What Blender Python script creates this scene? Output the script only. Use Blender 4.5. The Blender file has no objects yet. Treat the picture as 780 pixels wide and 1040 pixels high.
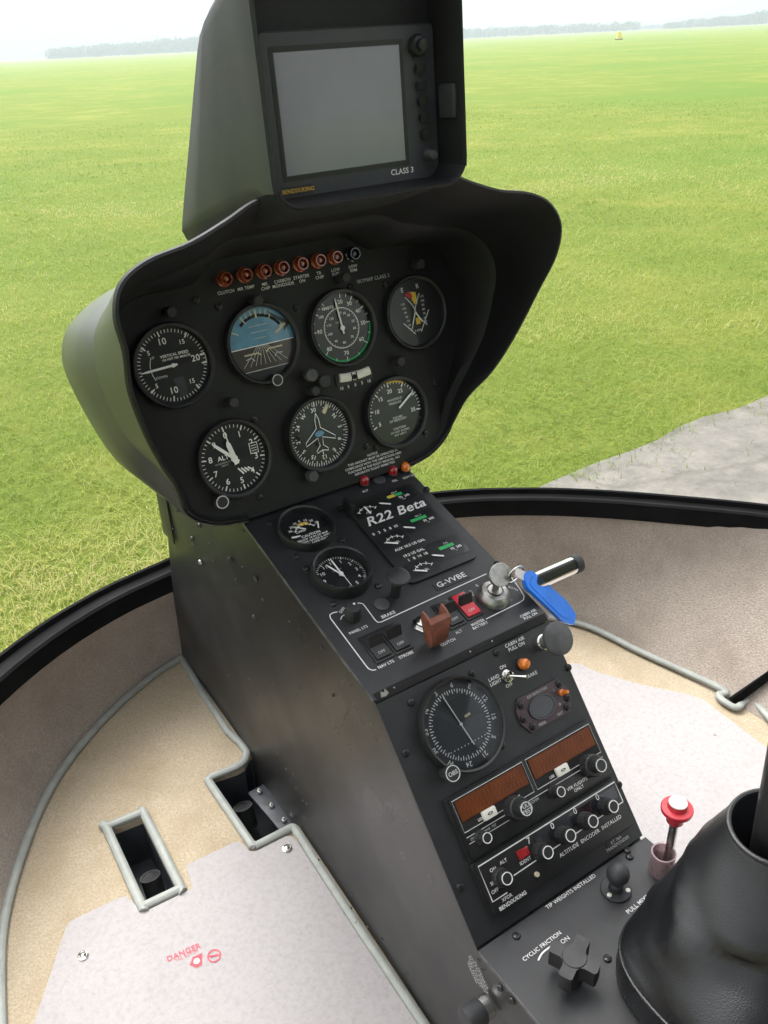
import bpy, bmesh, math, random
import numpy as np
from mathutils import Matrix, Vector
random.seed(7); rng = np.random.default_rng(7)
PI = math.pi; R_ = math.radians
S = bpy.context.scene; COL = S.collection

# ------------------------------------------------------------------ camera
CF, YAW, PITCH, ROLL = 900.0, 0.567008985, 0.517838058, 0.0419091323
EYE = np.array([-0.400, 0.0, 1.40])              # x across the cabin, y forward, z up
def _cam():
    s, c = math.sin, math.cos
    F = np.array([s(YAW)*c(PITCH), c(YAW)*c(PITCH), -s(PITCH)])
    R0 = np.array([c(YAW), -s(YAW), 0]); U0 = np.cross(R0, F)
    return R0*c(ROLL)-U0*s(ROLL), U0*c(ROLL)+R0*s(ROLL), F
CR, CU, CFW = _cam()
cd = bpy.data.cameras.new('camera'); cam = bpy.data.objects.new('camera', cd); COL.objects.link(cam)
cd.sensor_fit = 'VERTICAL'; cd.sensor_height = 36; cd.lens = 36*CF/1040
cd.clip_start = 0.02; cd.clip_end = 5000
m = Matrix.Identity(4)
for i in range(3):
    m[i][0] = CR[i]; m[i][1] = CU[i]; m[i][2] = -CFW[i]; m[i][3] = EYE[i]
cam.matrix_world = m; S.camera = cam
def ray(px, py): return (px-390)/CF*CR-(py-520)/CF*CU+CFW
def hit(px, py, P, n):
    d = ray(px, py); n = np.array(n, float)
    return EYE+d*(np.dot(np.array(P)-EYE, n)/np.dot(d, n))
def at_z(px, py, z): return hit(px, py, (0, 0, z), (0, 0, 1))
def at_x(px, py, x): return hit(px, py, (x, 0, 0), (1, 0, 0))

class Fr:
    """a tilted panel: u runs across the cabin, v up the panel, w out of it towards the seats"""
    def __init__(s, o, tilt):
        s.o = np.array(o, float); s.t = tilt
        s.X = np.array([1., 0, 0]); s.V = np.array([0, math.sin(tilt), math.cos(tilt)]); s.N = np.array([0, -math.cos(tilt), math.sin(tilt)])
    def pt(s, u, v, w=0): return s.o+u*s.X+v*s.V+w*s.N
    def uv(s, px, py, w=0):
        q = hit(px, py, s.o+w*s.N, s.N)-s.o
        return float(q@s.X), float(q@s.V)
    def mat(s, u=0, v=0, w=0, rot=0):
        p = s.pt(u, v, w)
        M = Matrix([[s.X[i], s.V[i], s.N[i], p[i]] for i in range(3)]+[[0, 0, 0, 1]])
        return M @ Matrix.Rotation(rot, 4, 'Z')
FA = Fr((0, .775834, 1.40-.275017), .2552444)           # flight instrument panel
FB = Fr((0, .739, 1.40-.450), R_(74.5))                 # engine panel
FC = Fr((0, .4985, 1.40-.5185), R_(40.5))               # radio panel
FD = Fr((0, .355, 1.40-.687), R_(90))                   # shelf (u across, v forward)
FS = Fr((-.003, .651, 1.40-.1185), R_(4))               # moving map display

# ------------------------------------------------------------------ materials
def nt(name):
    mt = bpy.data.materials.new(name); mt.use_nodes = True
    n = mt.node_tree; b = n.nodes['Principled BSDF']
    return mt, n, b
def pm(name, col, rough=.5, metal=0., var=.15, scale=60., bump=0., bscale=None, spec=.5, rvar=.1, coat=0., col2=None, dust=0.):
    mt, n, b = nt(name); L = n.links; N = n.nodes
    tc = N.new('ShaderNodeTexCoord')
    nz = N.new('ShaderNodeTexNoise'); nz.inputs['Scale'].default_value = scale; nz.inputs['Detail'].default_value = 6
    L.new(tc.outputs['Object'], nz.inputs['Vector'])
    c1 = tuple(max(0, c*(1-var)) for c in col)+(1,)
    c2 = (tuple(col2)+(1,)) if col2 else tuple(min(1, c*(1+var)) for c in col)+(1,)
    cr = N.new('ShaderNodeValToRGB'); cr.color_ramp.elements[0].position = .3; cr.color_ramp.elements[1].position = .7
    cr.color_ramp.elements[0].color = c1; cr.color_ramp.elements[1].color = c2
    L.new(nz.outputs['Fac'], cr.inputs['Fac']); src = cr.outputs['Color']
    if dust > 0:
        n2 = N.new('ShaderNodeTexNoise'); n2.inputs['Scale'].default_value = 900; n2.inputs['Detail'].default_value = 1
        L.new(tc.outputs['Object'], n2.inputs['Vector'])
        n3 = N.new('ShaderNodeTexNoise'); n3.inputs['Scale'].default_value = 22; n3.inputs['Detail'].default_value = 3
        L.new(tc.outputs['Object'], n3.inputs['Vector'])
        ad = N.new('ShaderNodeMath'); ad.operation = 'MULTIPLY_ADD'; ad.inputs[1].default_value = .5; L.new(n3.outputs['Fac'], ad.inputs[0]); L.new(n2.outputs['Fac'], ad.inputs[2])
        mr = N.new('ShaderNodeMapRange'); mr.inputs[1].default_value = .96; mr.inputs[2].default_value = 1.06; mr.inputs[4].default_value = dust
        L.new(ad.outputs[0], mr.inputs[0])
        mx = N.new('ShaderNodeMix'); mx.data_type = 'RGBA'; L.new(mr.outputs[0], mx.inputs[0]); L.new(src, mx.inputs[6]); mx.inputs[7].default_value = (.3, .29, .27, 1)
        src = mx.outputs[2]
    L.new(src, b.inputs['Base Color'])
    n4 = N.new('ShaderNodeTexNoise'); n4.inputs['Scale'].default_value = scale*.35; n4.inputs['Detail'].default_value = 5
    L.new(tc.outputs['Object'], n4.inputs['Vector'])
    mr2 = N.new('ShaderNodeMapRange'); mr2.inputs[1].default_value = .3; mr2.inputs[2].default_value = .7
    mr2.inputs[3].default_value = max(.02, rough-rvar); mr2.inputs[4].default_value = min(1, rough+rvar)
    L.new(n4.outputs['Fac'], mr2.inputs[0]); L.new(mr2.outputs[0], b.inputs['Roughness'])
    b.inputs['Metallic'].default_value = metal; b.inputs['Specular IOR Level'].default_value = spec
    if coat: b.inputs['Coat Weight'].default_value = coat; b.inputs['Coat Roughness'].default_value = .04
    if bump > 0:
        nb = N.new('ShaderNodeTexNoise'); nb.inputs['Scale'].default_value = bscale or scale*4; nb.inputs['Detail'].default_value = 3
        L.new(tc.outputs['Object'], nb.inputs['Vector'])
        bp = N.new('ShaderNodeBump'); bp.inputs['Strength'].default_value = bump; bp.inputs['Distance'].default_value = .001
        L.new(nb.outputs['Fac'], bp.inputs['Height']); L.new(bp.outputs[0], b.inputs['Normal'])
    return mt
M = {}
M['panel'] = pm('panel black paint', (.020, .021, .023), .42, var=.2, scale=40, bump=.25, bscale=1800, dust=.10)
M['housing'] = pm('charcoal display housing', (.024, .025, .027), .52, var=.2, scale=12, bump=.25, bscale=1300, spec=.22, dust=.04)
M['well'] = pm('pedal well blue black paint', (.045, .05, .06), .45, var=.3, scale=40, dust=.2)
M['flight'] = pm('flight panel shaded black', (.009, .0092, .0095), .5, var=.2, scale=40, bump=.25, bscale=1800, dust=.05, spec=.35)  # panel black darkened; the shade under the hood is put into the colour
M['edge'] = pm('panel edge highlight', (.09, .09, .09), .4, metal=.3, var=.6, scale=70)  # lighter grey stands for the highlight on the plate chamfers
M['side'] = pm('satin black side skin', (.020, .020, .020), .38, var=.3, scale=14, bump=.16, bscale=900, spec=.5, dust=.10, rvar=.14)
M['hood'] = pm('crackle hood in shade', (.007, .0073, .0078), .55, spec=.35, var=.2, scale=30, bump=.35, bscale=1500, dust=.05)  # same plastic as the pod shell, darkened for the shade inside the hood
M['pod'] = pm('dark satin pod skylit', (.060, .062, .060), .38, var=.12, scale=10, bump=.15, bscale=1200, spec=.55)  # lighter copy of the hood plastic; sky light is put into the colour
M['bezel'] = pm('bezel black', (.014, .014, .015), .38, var=.2, scale=80, bump=.15, bscale=1500)
M['knob'] = pm('knob black plastic', (.022, .022, .023), .45, var=.25, scale=120, bump=.2, bscale=1500)
M['knob_grey'] = pm('knob grey plastic', (.07, .07, .072), .4, var=.2, scale=120)
M['rubber'] = pm('dark rubber', (.03, .031, .033), .6, var=.2, scale=90)
M['steel'] = pm('dull steel', (.55, .54, .52), .3, metal=1, var=.15, scale=150)
M['chrome'] = pm('worn chrome', (.72, .71, .68), .16, metal=1, var=.1, scale=90, rvar=.08)
M['brushed'] = pm('brushed metal', (.50, .49, .47), .42, metal=1, var=.2, scale=250, bump=.2, bscale=900)
M['screw'] = pm('black oxide screw', (.05, .05, .052), .3, metal=.6, var=.3, scale=300)
M['rivet'] = pm('painted rivet', (.05, .05, .05), .3, metal=.3, var=.4, scale=200)
M['brightrivet'] = pm('bare rivet', (.45, .44, .42), .35, metal=.8, var=.3, scale=200)
M['white'] = pm('white print', (.74, .74, .73), .5, var=.10, scale=200)
M['dimwhite'] = pm('worn white print', (.55, .56, .56), .55, var=.2, scale=300)
M['ivory'] = pm('ivory cap', (.75, .73, .66), .35, var=.06, scale=80)
M['face'] = pm('dial black', (.010, .011, .012), .35, var=.2, scale=60, coat=.3)
M['cdiface'] = pm('dial slate', (.034, .039, .047), .35, var=.2, scale=60)
M['cdidark'] = pm('dial deep slate', (.017, .020, .026), .35, var=.15, scale=60)
M['dialwhite'] = pm('dial white', (.88, .88, .86), .5, var=.04, scale=100)
M['green'] = pm('green arc', (.03, .42, .12), .5, var=.1)
M['yellow'] = pm('yellow arc', (.72, .50, .06), .5, var=.1)
M['red'] = pm('red paint', (.50, .03, .03), .4, var=.15)
M['blue'] = pm('sky blue paint', (.11, .28, .43), .4, var=.15, scale=100, coat=.5)
M['ground_brown'] = pm('ground brown paint', (.045, .034, .026), .4, var=.2, coat=.5)
M['cream'] = pm('cream paint', (.62, .55, .38), .5, var=.1)
M['redlens'] = pm('red lens', (.35, .015, .02), .12, var=.2, coat=1)
M['copperlens'] = pm('copper brown lens', (.33, .065, .02), .16, var=.3, scale=200, coat=1)
M['amberlens'] = pm('amber lens', (.75, .19, .015), .14, var=.2, scale=200, coat=1)
M['guard'] = pm('faded red guard', (.17, .075, .045), .45, var=.35, scale=90, col2=(.30, .085, .055))
M['redswitch'] = pm('red rocker', (.62, .03, .05), .35, var=.1)
M['bluetag'] = pm('blue plastic tag', (.008, .20, .92), .32, var=.08, scale=60, coat=.3)
M['orangelcd'] = pm('unlit orange display filter', (.125, .033, .009), .4, var=.2, scale=90, spec=.25)
M['orangeseg'] = pm('orange display segments', (.20, .055, .018), .4, var=.15)
M['dark'] = pm('gap dark', (.006, .006, .006), .8)
M['darkglass'] = pm('dark display glass', (.012, .014, .018), .15, var=.2, coat=.5)
M['screen'] = pm('blank display screen', (.20, .20, .235), .30, var=.05, scale=25, rvar=.03, coat=.5, spec=.5)
M['purple'] = pm('aubergine plate', (.055, .032, .040), .4, var=.15, bump=.1)
M['duplate'] = pm('display bezel paint', (.034, .036, .043), .42, var=.12, scale=60, bump=.2, bscale=1600)
M['gold'] = pm('gold print', (.55, .34, .06), .5)
M['piping'] = pm('grey green vinyl piping', (.34, .36, .33), .5, var=.12, scale=60, bump=.2, bscale=500)
M['leather'] = pm('black leather', (.008, .0085, .010), .33, var=.3, scale=30, bump=.35, bscale=900, spec=.6, rvar=.10)
M['frame'] = pm('frame black paint', (.006, .006, .0065), .55, spec=.06, var=.3, scale=25, bump=.1, bscale=700, rvar=.12)
M['redprint'] = pm('red sticker print', (.72, .09, .13), .6, var=.25, scale=200)
M['sticker'] = pm('clear white sticker', (.68, .66, .68), .35, var=.03, scale=40)
M['knobred'] = pm('red anodised', (.55, .035, .05), .28, var=.12, scale=100)
M['pink'] = pm('translucent pink collar', (.62, .45, .46), .3, var=.1)
M['pink'].node_tree.nodes['Principled BSDF'].inputs['Transmission Weight'].default_value = .55
M['yellowpaint'] = pm('yellow marker paint', (.75, .62, .08), .5)

def glass_mat(name, tint, fac):
    mt, n, b = nt(name); L = n.links; N = n.nodes
    tr = N.new('ShaderNodeBsdfTransparent'); tr.inputs[0].default_value = tint+(1,)
    gl = N.new('ShaderNodeBsdfGlossy'); gl.inputs['Roughness'].default_value = .03
    fr = N.new('ShaderNodeFresnel'); fr.inputs[0].default_value = fac
    mx = N.new('ShaderNodeMixShader'); L.new(fr.outputs[0], mx.inputs[0]); L.new(tr.outputs[0], mx.inputs[1]); L.new(gl.outputs[0], mx.inputs[2])
    L.new(mx.outputs[0], n.nodes['Material Output'].inputs['Surface'])
    return mt
M['glass'] = glass_mat('thin instrument glass', (.96, .97, .98), 1.32)
M['tube'] = glass_mat('clear tube acrylic', (.30, .31, .25), 1.22)

def carpet(name, ca, cb, scale, bump, streak=(1, 1, 1), mot=(.30, .27, .22)):
    mt, n, b = nt(name); L = n.links; N = n.nodes
    tc = N.new('ShaderNodeTexCoord'); mp = N.new('ShaderNodeMapping'); mp.inputs['Scale'].default_value = streak
    L.new(tc.outputs['Object'], mp.inputs[0])
    a = N.new('ShaderNodeTexNoise'); a.inputs['Scale'].default_value = scale; a.inputs['Detail'].default_value = 4; a.inputs['Roughness'].default_value = .75
    L.new(mp.outputs[0], a.inputs['Vector'])
    big = N.new('ShaderNodeTexNoise'); big.inputs['Scale'].default_value = 13; big.inputs['Detail'].default_value = 6; big.inputs['Roughness'].default_value = .65
    L.new(tc.outputs['Object'], big.inputs['Vector'])
    r = N.new('ShaderNodeValToRGB'); r.color_ramp.elements[0].position = .32; r.color_ramp.elements[1].position = .68
    r.color_ramp.elements[0].color = ca+(1,); r.color_ramp.elements[1].color = cb+(1,)
    L.new(a.outputs['Fac'], r.inputs[0])
    mr = N.new('ShaderNodeMapRange'); mr.inputs[1].default_value = .44; mr.inputs[2].default_value = .74; mr.inputs[4].default_value = .7; L.new(big.outputs['Fac'], mr.inputs[0])
    mx = N.new('ShaderNodeMix'); mx.data_type = 'RGBA'; L.new(mr.outputs[0], mx.inputs[0]); L.new(r.outputs[0], mx.inputs[6]); mx.inputs[7].default_value = mot+(1,)
    L.new(mx.outputs[2], b.inputs['Base Color']); b.inputs['Roughness'].default_value = .95; b.inputs['Specular IOR Level'].default_value = .1
    b.inputs['Sheen Weight'].default_value = .25
    bp = N.new('ShaderNodeBump'); bp.inputs['Strength'].default_value = bump; bp.inputs['Distance'].default_value = .0025
    L.new(a.outputs['Fac'], bp.inputs['Height']); L.new(bp.outputs[0], b.inputs['Normal'])
    return mt
M['wallcarpet'] = carpet('taupe wall carpet', (.35, .29, .24), (.66, .575, .50), 300, 1.0, (1, 1, 2.2), (.33, .27, .22))
M['floorcarpet'] = carpet('beige floor carpet', (.45, .36, .245), (.68, .575, .42), 380, .9, mot=(.40, .30, .18))
def vinyl():
    mt, n, b = nt('scuffed white vinyl'); L = n.links; N = n.nodes
    tc = N.new('ShaderNodeTexCoord')
    a = N.new('ShaderNodeTexNoise'); a.inputs['Scale'].default_value = 170; a.inputs['Detail'].default_value = 9; a.inputs['Roughness'].default_value = .75; a.inputs['Distortion'].default_value = .1
    L.new(tc.outputs['Object'], a.inputs['Vector'])
    r = N.new('ShaderNodeValToRGB'); e = r.color_ramp.elements; e[0].position = .25; e[0].color = (.345, .322, .32, 1); e[1].position = .55; e[1].color = (.445, .42, .418, 1)
    L.new(a.outputs['Fac'], r.inputs[0])
    g = N.new('ShaderNodeTexNoise'); g.inputs['Scale'].default_value = 6; g.inputs['Detail'].default_value = 8; g.inputs['Roughness'].default_value = .72; L.new(tc.outputs['Object'], g.inputs['Vector'])
    mr = N.new('ShaderNodeMapRange'); mr.inputs[1].default_value = .48; mr.inputs[2].default_value = .75; mr.inputs[4].default_value = .5; L.new(g.outputs['Fac'], mr.inputs[0])
    mx = N.new('ShaderNodeMix'); mx.data_type = 'RGBA'; L.new(mr.outputs[0], mx.inputs[0]); L.new(r.outputs[0], mx.inputs[6]); mx.inputs[7].default_value = (.345, .315, .308, 1)
    sp = N.new('ShaderNodeTexNoise'); sp.inputs['Scale'].default_value = 90; sp.inputs['Detail'].default_value = 1; L.new(tc.outputs['Object'], sp.inputs['Vector'])
    m2 = N.new('ShaderNodeMapRange'); m2.inputs[1].default_value = .80; m2.inputs[2].default_value = .83; m2.inputs[4].default_value = .6; L.new(sp.outputs['Fac'], m2.inputs[0])
    mx2 = N.new('ShaderNodeMix'); mx2.data_type = 'RGBA'; L.new(m2.outputs[0], mx2.inputs[0]); L.new(mx.outputs[2], mx2.inputs[6]); mx2.inputs[7].default_value = (.15, .14, .14, 1)
    L.new(mx2.outputs[2], b.inputs['Base Color']); b.inputs['Roughness'].default_value = .65; b.inputs['Specular IOR Level'].default_value = .25
    bp = N.new('ShaderNodeBump'); bp.inputs['Strength'].default_value = .35; bp.inputs['Distance'].default_value = .001
    L.new(a.outputs['Fac'], bp.inputs['Height']); L.new(bp.outputs[0], b.inputs['Normal'])
    return mt
M['vinyl'] = vinyl()

# ------------------------------------------------------------------ mesh builder
_tc = {}
def text_mesh(s, bold=0, shear=0):
    k = (s, bold, shear)
    if k in _tc: return _tc[k]
    cu = bpy.data.curves.new('t', 'FONT'); cu.body = s; cu.size = 1; cu.align_x = 'CENTER'; cu.align_y = 'CENTER'
    cu.resolution_u = 3; cu.offset = bold; cu.shear = shear; cu.space_character = 1.05; cu.space_line = .95
    ob = bpy.data.objects.new('t', cu); me = ob.to_mesh()
    v = [(p.co.x, p.co.y) for p in me.vertices]; f = [list(p.vertices) for p in me.polygons]
    ob.to_mesh_clear(); bpy.data.objects.remove(ob); bpy.data.curves.remove(cu)
    _tc[k] = (v, f); return _tc[k]

class MB:
    def __init__(s): s.v = []; s.f = []; s.m = []
    def add(s, vs, fs, m=0, X=None):
        o = len(s.v)
        if X is not None: vs = [tuple(X @ Vector(p)) for p in vs]
        s.v += [tuple(float(c) for c in p) for p in vs]; s.f += [[i+o for i in f] for f in fs]; s.m += [m]*len(fs)
        return s
    def box(s, x0, x1, y0, y1, z0, z1, m=0, bev=0, X=None, seg=2):
        b = bmesh.new(); bmesh.ops.create_cube(b, size=1)
        for v in b.verts: v.co = Vector(((x0+x1)/2+v.co.x*(x1-x0), (y0+y1)/2+v.co.y*(y1-y0), (z0+z1)/2+v.co.z*(z1-z0)))
        if bev: bmesh.ops.bevel(b, geom=list(b.edges), offset=bev, segments=seg, affect='EDGES', profile=.6)
        b.verts.index_update()
        s.add([v.co for v in b.verts], [[v.index for v in f.verts] for f in b.faces], m, X); b.free(); return s
    def lathe(s, prof, n=32, m=0, X=None, flute=0):
        vs = []; fs = []
        for r, z in prof:
            for i in range(n):
                a = 2*PI*i/n; rr = r*(1-(flute if (flute and i % 2) else 0)); vs.append((rr*math.cos(a), rr*math.sin(a), z))
        for j in range(len(prof)-1):
            for i in range(n):
                k = (i+1) % n; fs.append([j*n+i, j*n+k, (j+1)*n+k, (j+1)*n+i])
        if prof[0][0] > 1e-6: fs.append(list(range(n))[::-1])
        if prof[-1][0] > 1e-6: fs.append([(len(prof)-1)*n+i for i in range(n)])
        return s.add(vs, fs, m, X)
    def ring(s, prof, n=48, m=0, X=None):          # closed lathe section, no caps
        vs = []; fs = []; L = len(prof)
        for r, z in prof:
            for i in range(n):
                a = 2*PI*i/n; vs.append((r*math.cos(a), r*math.sin(a), z))
        for j in range(L):
            for i in range(n):
                k = (i+1) % n; j2 = (j+1) % L; fs.append([j*n+i, j*n+k, j2*n+k, j2*n+i])
        return s.add(vs, fs, m, X)
    def prism(s, poly, z0, z1, m=0, X=None, mtop=None):
        n = len(poly); a = sum(poly[i][0]*poly[(i+1) % n][1]-poly[(i+1) % n][0]*poly[i][1] for i in range(n))
        if a < 0: poly = poly[::-1]
        vs = [(x, y, z0) for x, y in poly]+[(x, y, z1) for x, y in poly]
        s.add(vs, [list(range(n))[::-1]]+[[i, (i+1) % n, n+(i+1) % n, n+i] for i in range(n)], m, X)
        s.add([(x, y, z1) for x, y in poly], [list(range(n))], m if mtop is None else mtop, X); return s
    def flat(s, poly, z, m=0, X=None):
        n = len(poly); a = sum(poly[i][0]*poly[(i+1) % n][1]-poly[(i+1) % n][0]*poly[i][1] for i in range(n))
        if a < 0: poly = poly[::-1]
        return s.add([(x, y, z) for x, y in poly], [list(range(n))], m, X)
    def stroke(s, pts, w, z, m=0, X=None, closed=False):
        n = len(pts); L = []; Rr = []
        for i in range(n):
            if closed: a, b = pts[i-1], pts[(i+1) % n]
            else: a, b = pts[max(0, i-1)], pts[min(n-1, i+1)]
            dx, dy = b[0]-a[0], b[1]-a[1]; l = math.hypot(dx, dy) or 1; nx, ny = -dy/l*w/2, dx/l*w/2
            L.append((pts[i][0]+nx, pts[i][1]+ny, z)); Rr.append((pts[i][0]-nx, pts[i][1]-ny, z))
        fs = [[n+i, n+i+1, i+1, i] for i in range(n-1)]
        if closed: fs.append([2*n-1, n, 0, n-1])
        return s.add(L+Rr, fs, m, X)
    def arc(s, r, a0, a1, w, z, m=0, n=40, c=(0, 0)):
        return s.stroke([(c[0]+r*math.sin(R_(a0+(a1-a0)*i/n)), c[1]+r*math.cos(R_(a0+(a1-a0)*i/n))) for i in range(n+1)], w, z, m)
    def ticks(s, a0, a1, n, r0, r1, w, z, m=0):
        for i in range(n+1):
            a = R_(a0+(a1-a0)*i/max(n, 1)); sa, ca = math.sin(a), math.cos(a)
            s.stroke([(r0*sa, r0*ca), (r1*sa, r1*ca)], w, z, m)
        return s
    def disc(s, r, z, m=0, n=48, c=(0, 0)):
        return s.flat([(c[0]+r*math.cos(2*PI*i/n), c[1]+r*math.sin(2*PI*i/n)) for i in range(n)], z, m)
    def text(s, t, x, y, size, z=0, m=0, rot=0, bold=0, shear=0, X=None, sx=1):
        v, f = text_mesh(t, bold, shear); c, sn = math.cos(rot), math.sin(rot)
        return s.add([(x+size*(p[0]*sx*c-p[1]*sn), y+size*(p[0]*sx*sn+p[1]*c), z) for p in v], f, m, X)
    def loft(s, loops, m=0, closed=False, flip=False, cap0=False, cap1=False):
        n = len(loops[0]); vs = [p for l in loops for p in l]; fs = []
        for j in range(len(loops)-1):
            for i in range(n if closed else n-1):
                k = (i+1) % n; q = [j*n+i, j*n+k, (j+1)*n+k, (j+1)*n+i]; fs.append(q[::-1] if flip else q)
        if cap0: fs.append(list(range(n)) if flip else list(range(n))[::-1])
        if cap1: c = [(len(loops)-1)*n+i for i in range(n)]; fs.append(c[::-1] if flip else c)
        return s.add(vs, fs, m)
    def tube(s, pts, r, n=10, m=0, closed=False, cap=True, X=None, flat=1.0):
        P = [Vector(p) for p in pts]; N = len(P); up = Vector((0, 0, 1)); vs = []
        rr = r if isinstance(r, (list, tuple)) else [r]*N
        for i in range(N):
            a = P[i-1] if (closed or i > 0) else P[i]; b = P[(i+1) % N] if (closed or i < N-1) else P[i]
            d = (b-a).normalized(); sd = d.cross(up)
            if sd.length < 1e-4: sd = d.cross(Vector((0, 1, 0)))
            sd.normalize(); u2 = sd.cross(d)
            for k in range(n):
                t = 2*PI*k/n; vs.append(P[i]+sd*(rr[i]*math.cos(t))+u2*(rr[i]*math.sin(t)*flat))
        fs = []
        for i in range(N if closed else N-1):
            j = (i+1) % N
            for k in range(n): k2 = (k+1) % n; fs.append([i*n+k, i*n+k2, j*n+k2, j*n+k])
        if cap and not closed: fs.append(list(range(n))[::-1]); fs.append([(N-1)*n+k for k in range(n)])
        return s.add(vs, fs, m, X)

def spline(pts, k=6, closed=False):
    P = [np.array(p, float) for p in pts]; n = len(P); out = []
    for i in range(n if closed else n-1):
        if closed: a, b, c, d = P[i-1], P[i], P[(i+1) % n], P[(i+2) % n]
        else: a, b, c, d = P[max(0, i-1)], P[i], P[i+1], P[min(n-1, i+2)]
        for j in range(k):
            t = j/k; out.append(.5*(2*b+(c-a)*t+(2*a-5*b+4*c-d)*t*t+(3*b-a-3*c+d)*t**3))
    if not closed: out.append(P[-1])
    return [tuple(p) for p in out]
def rrect(x0, x1, y0, y1, r, k=5):
    out = []
    for cx, cy, a in ((x1-r, y1-r, 0), (x0+r, y1-r, 90), (x0+r, y0+r, 180), (x1-r, y0+r, 270)):
        for i in range(k+1): t = R_(a+90*i/k); out.append((cx+r*math.cos(t), cy+r*math.sin(t)))
    return out
def rpoly(pts, r, k=4):                           # polygon with rounded corners
    out = []; n = len(pts)
    for i in range(n):
        p = Vector(pts[i]); a = Vector(pts[i-1]); b = Vector(pts[(i+1) % n])
        da = (a-p); db = (b-p); ra = min(r, da.length*.45); rb = min(r, db.length*.45)
        p0 = p+da.normalized()*ra; p1 = p+db.normalized()*rb
        for j in range(k+1):
            t = j/k; out.append(tuple(p0*(1-t)**2+p*2*t*(1-t)+p1*t*t))
    return out

WM = {}; KIDS = {}
def link(o, parent, W):
    COL.objects.link(o); WM[o.name] = W.copy()
    if parent is not None:
        o.parent = parent; o.matrix_basis = WM[parent.name].inverted() @ W; KIDS.setdefault(parent.name, []).append(o)
    else: o.matrix_basis = W
    return o
def build(name, mb, mats, parent=None, W=None, label=None, sharp=32, recalc=False):
    me = bpy.data.meshes.new(name); me.from_pydata(mb.v, [], mb.f)
    if not isinstance(mats, (list, tuple)): mats = [mats]
    for x in mats: me.materials.append(x)
    me.polygons.foreach_set('material_index', mb.m)
    if recalc:
        b = bmesh.new(); b.from_mesh(me); bmesh.ops.recalc_face_normals(b, faces=b.faces); b.to_mesh(me); b.free()
    me.polygons.foreach_set('use_smooth', [True]*len(me.polygons)); me.set_sharp_from_angle(angle=R_(sharp)); me.update()
    o = bpy.data.objects.new(name, me)
    if label: o['label'] = label
    return link(o, parent, W if W is not None else Matrix.Identity(4))
def thing(name, label, cat, loc, group=None):
    o = bpy.data.objects.new(name, None); o.empty_display_size = .02
    o['label'] = label; o['category'] = cat
    if group: o['group'] = group
    return link(o, None, Matrix.Translation(Vector([float(c) for c in loc])))
def tag(o, label=None, cat=None, group=None, kind=None):
    if label: o['label'] = label
    if cat: o['category'] = cat
    if group: o['group'] = group
    if kind: o['kind'] = kind
    return o
def dup(o, W, parent, label=None):
    c = o.copy(); link(c, parent, W)
    if 'label' in c.keys(): del c['label']
    if label: c['label'] = label
    for k in KIDS.get(o.name, []):
        d = k.copy(); link(d, c, W @ k.matrix_basis)
        if 'label' in d.keys(): del d['label']
    return c
def rep(proto, first, Ws, parent):
    """first instance is built by proto(W), later ones are object copies"""
    for W in Ws: first = proto(W) if first is None else (dup(first, W, parent) and first)
    return first
DM = [M['face'], M['dialwhite'], M['green'], M['yellow'], M['red'], M['blue'], M['ground_brown'], M['dimwhite'], M['cream'], M['cdiface'], M['dark'], M['amberlens'], M['cdidark']]
FACE, WH, GR, YE, RE, BL, BN, DW, CM, SL, DK, OR, CK = range(13)

# ================================================================== CONSOLE
console = thing('instrument_console', 'black helicopter instrument console with flared hood, round gauges, switch panel and radios', 'instrument console', (0, .7, .5))
ZO = 1.40
# ---- pedestal body
def P3(x, y, z): return (x, y, ZO+z)
side = [(1.13, -.955), (1.098, -.870), (1.052, -.72), (1.0, -.545), (.985, -.45), (.90, -.40), (.78, -.42), (.741, -.4545), (.5005, -.5225), (.357, -.6905), (.10, -.6915), (.10, -.955)]
hw = [.078, .084, .094, .098, .098, .098, .098, .0985, .0985, .0985, .0985, .0985]
mb = MB(); n = len(side)
lft = [P3(-hw[i], *side[i]) for i in range(n)]; rgt = [P3(hw[i], *side[i]) for i in range(n)]
mb.add(lft+rgt, [list(range(n))[::-1], [n+i for i in range(n)]]+[[i, (i+1) % n, n+(i+1) % n, n+i] for i in range(n)], 0)
# front flange tab under the pod
mb.box(-.1005, -.0985, .985, 1.022, ZO-.60, ZO-.40, 0, .0005)
body = build('pedestal_body', mb, M['side'], console, recalc=True)
def side_pt(px, py): return at_x(px, py, -.0985)
MS = lambda p, r=0: Matrix.Translation(Vector(p)) @ Matrix.Rotation(-PI/2, 4, 'Y') @ Matrix.Rotation(r, 4, 'Z')
rv_small = MB().lathe([(.0017, 0), (.0017, .0006), (.0011, .0012), (0, .0014)], 10)
rv_big = MB().lathe([(.0034, 0), (.0034, .0012), (.0028, .0022), (.0016, .0028), (0, .0029)], 14); rv_big.box(-.0022, .0022, -.0004, .0004, .0028, .0031, 0)
big = [(180.3, 517), (203, 533.5), (195.8, 547), (234, 568), (260, 588), (258.9, 626.6)]
small = [(208, 530), (176, 537), (196, 553), (213, 552.5), (217, 570), (240, 588.5), (267, 609.5), (295, 632), (185, 635), (233, 686), (253.5, 690), (278, 695), (247, 576), (247, 539), (282, 581.5), (267, 609),
         (294.6, 631.6), (319.5, 631.8), (326.4, 657.6), (253, 689.5), (306, 698.5), (357, 684), (369, 699), (261, 706), (338, 706), (282.8, 765.2), (291, 781), (295, 792), (301, 800), (312, 816), (310, 829.8), (298, 786), (307.5, 813), (283, 764),
         (324, 873), (357.7, 908.5), (357, 922), (373.8, 941), (388.5, 953.5), (414, 989), (331, 866), (486, 975), (490, 985)]
f = build('rivet', rv_small, M['rivet'], console, MS(side_pt(*small[0])))
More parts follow.
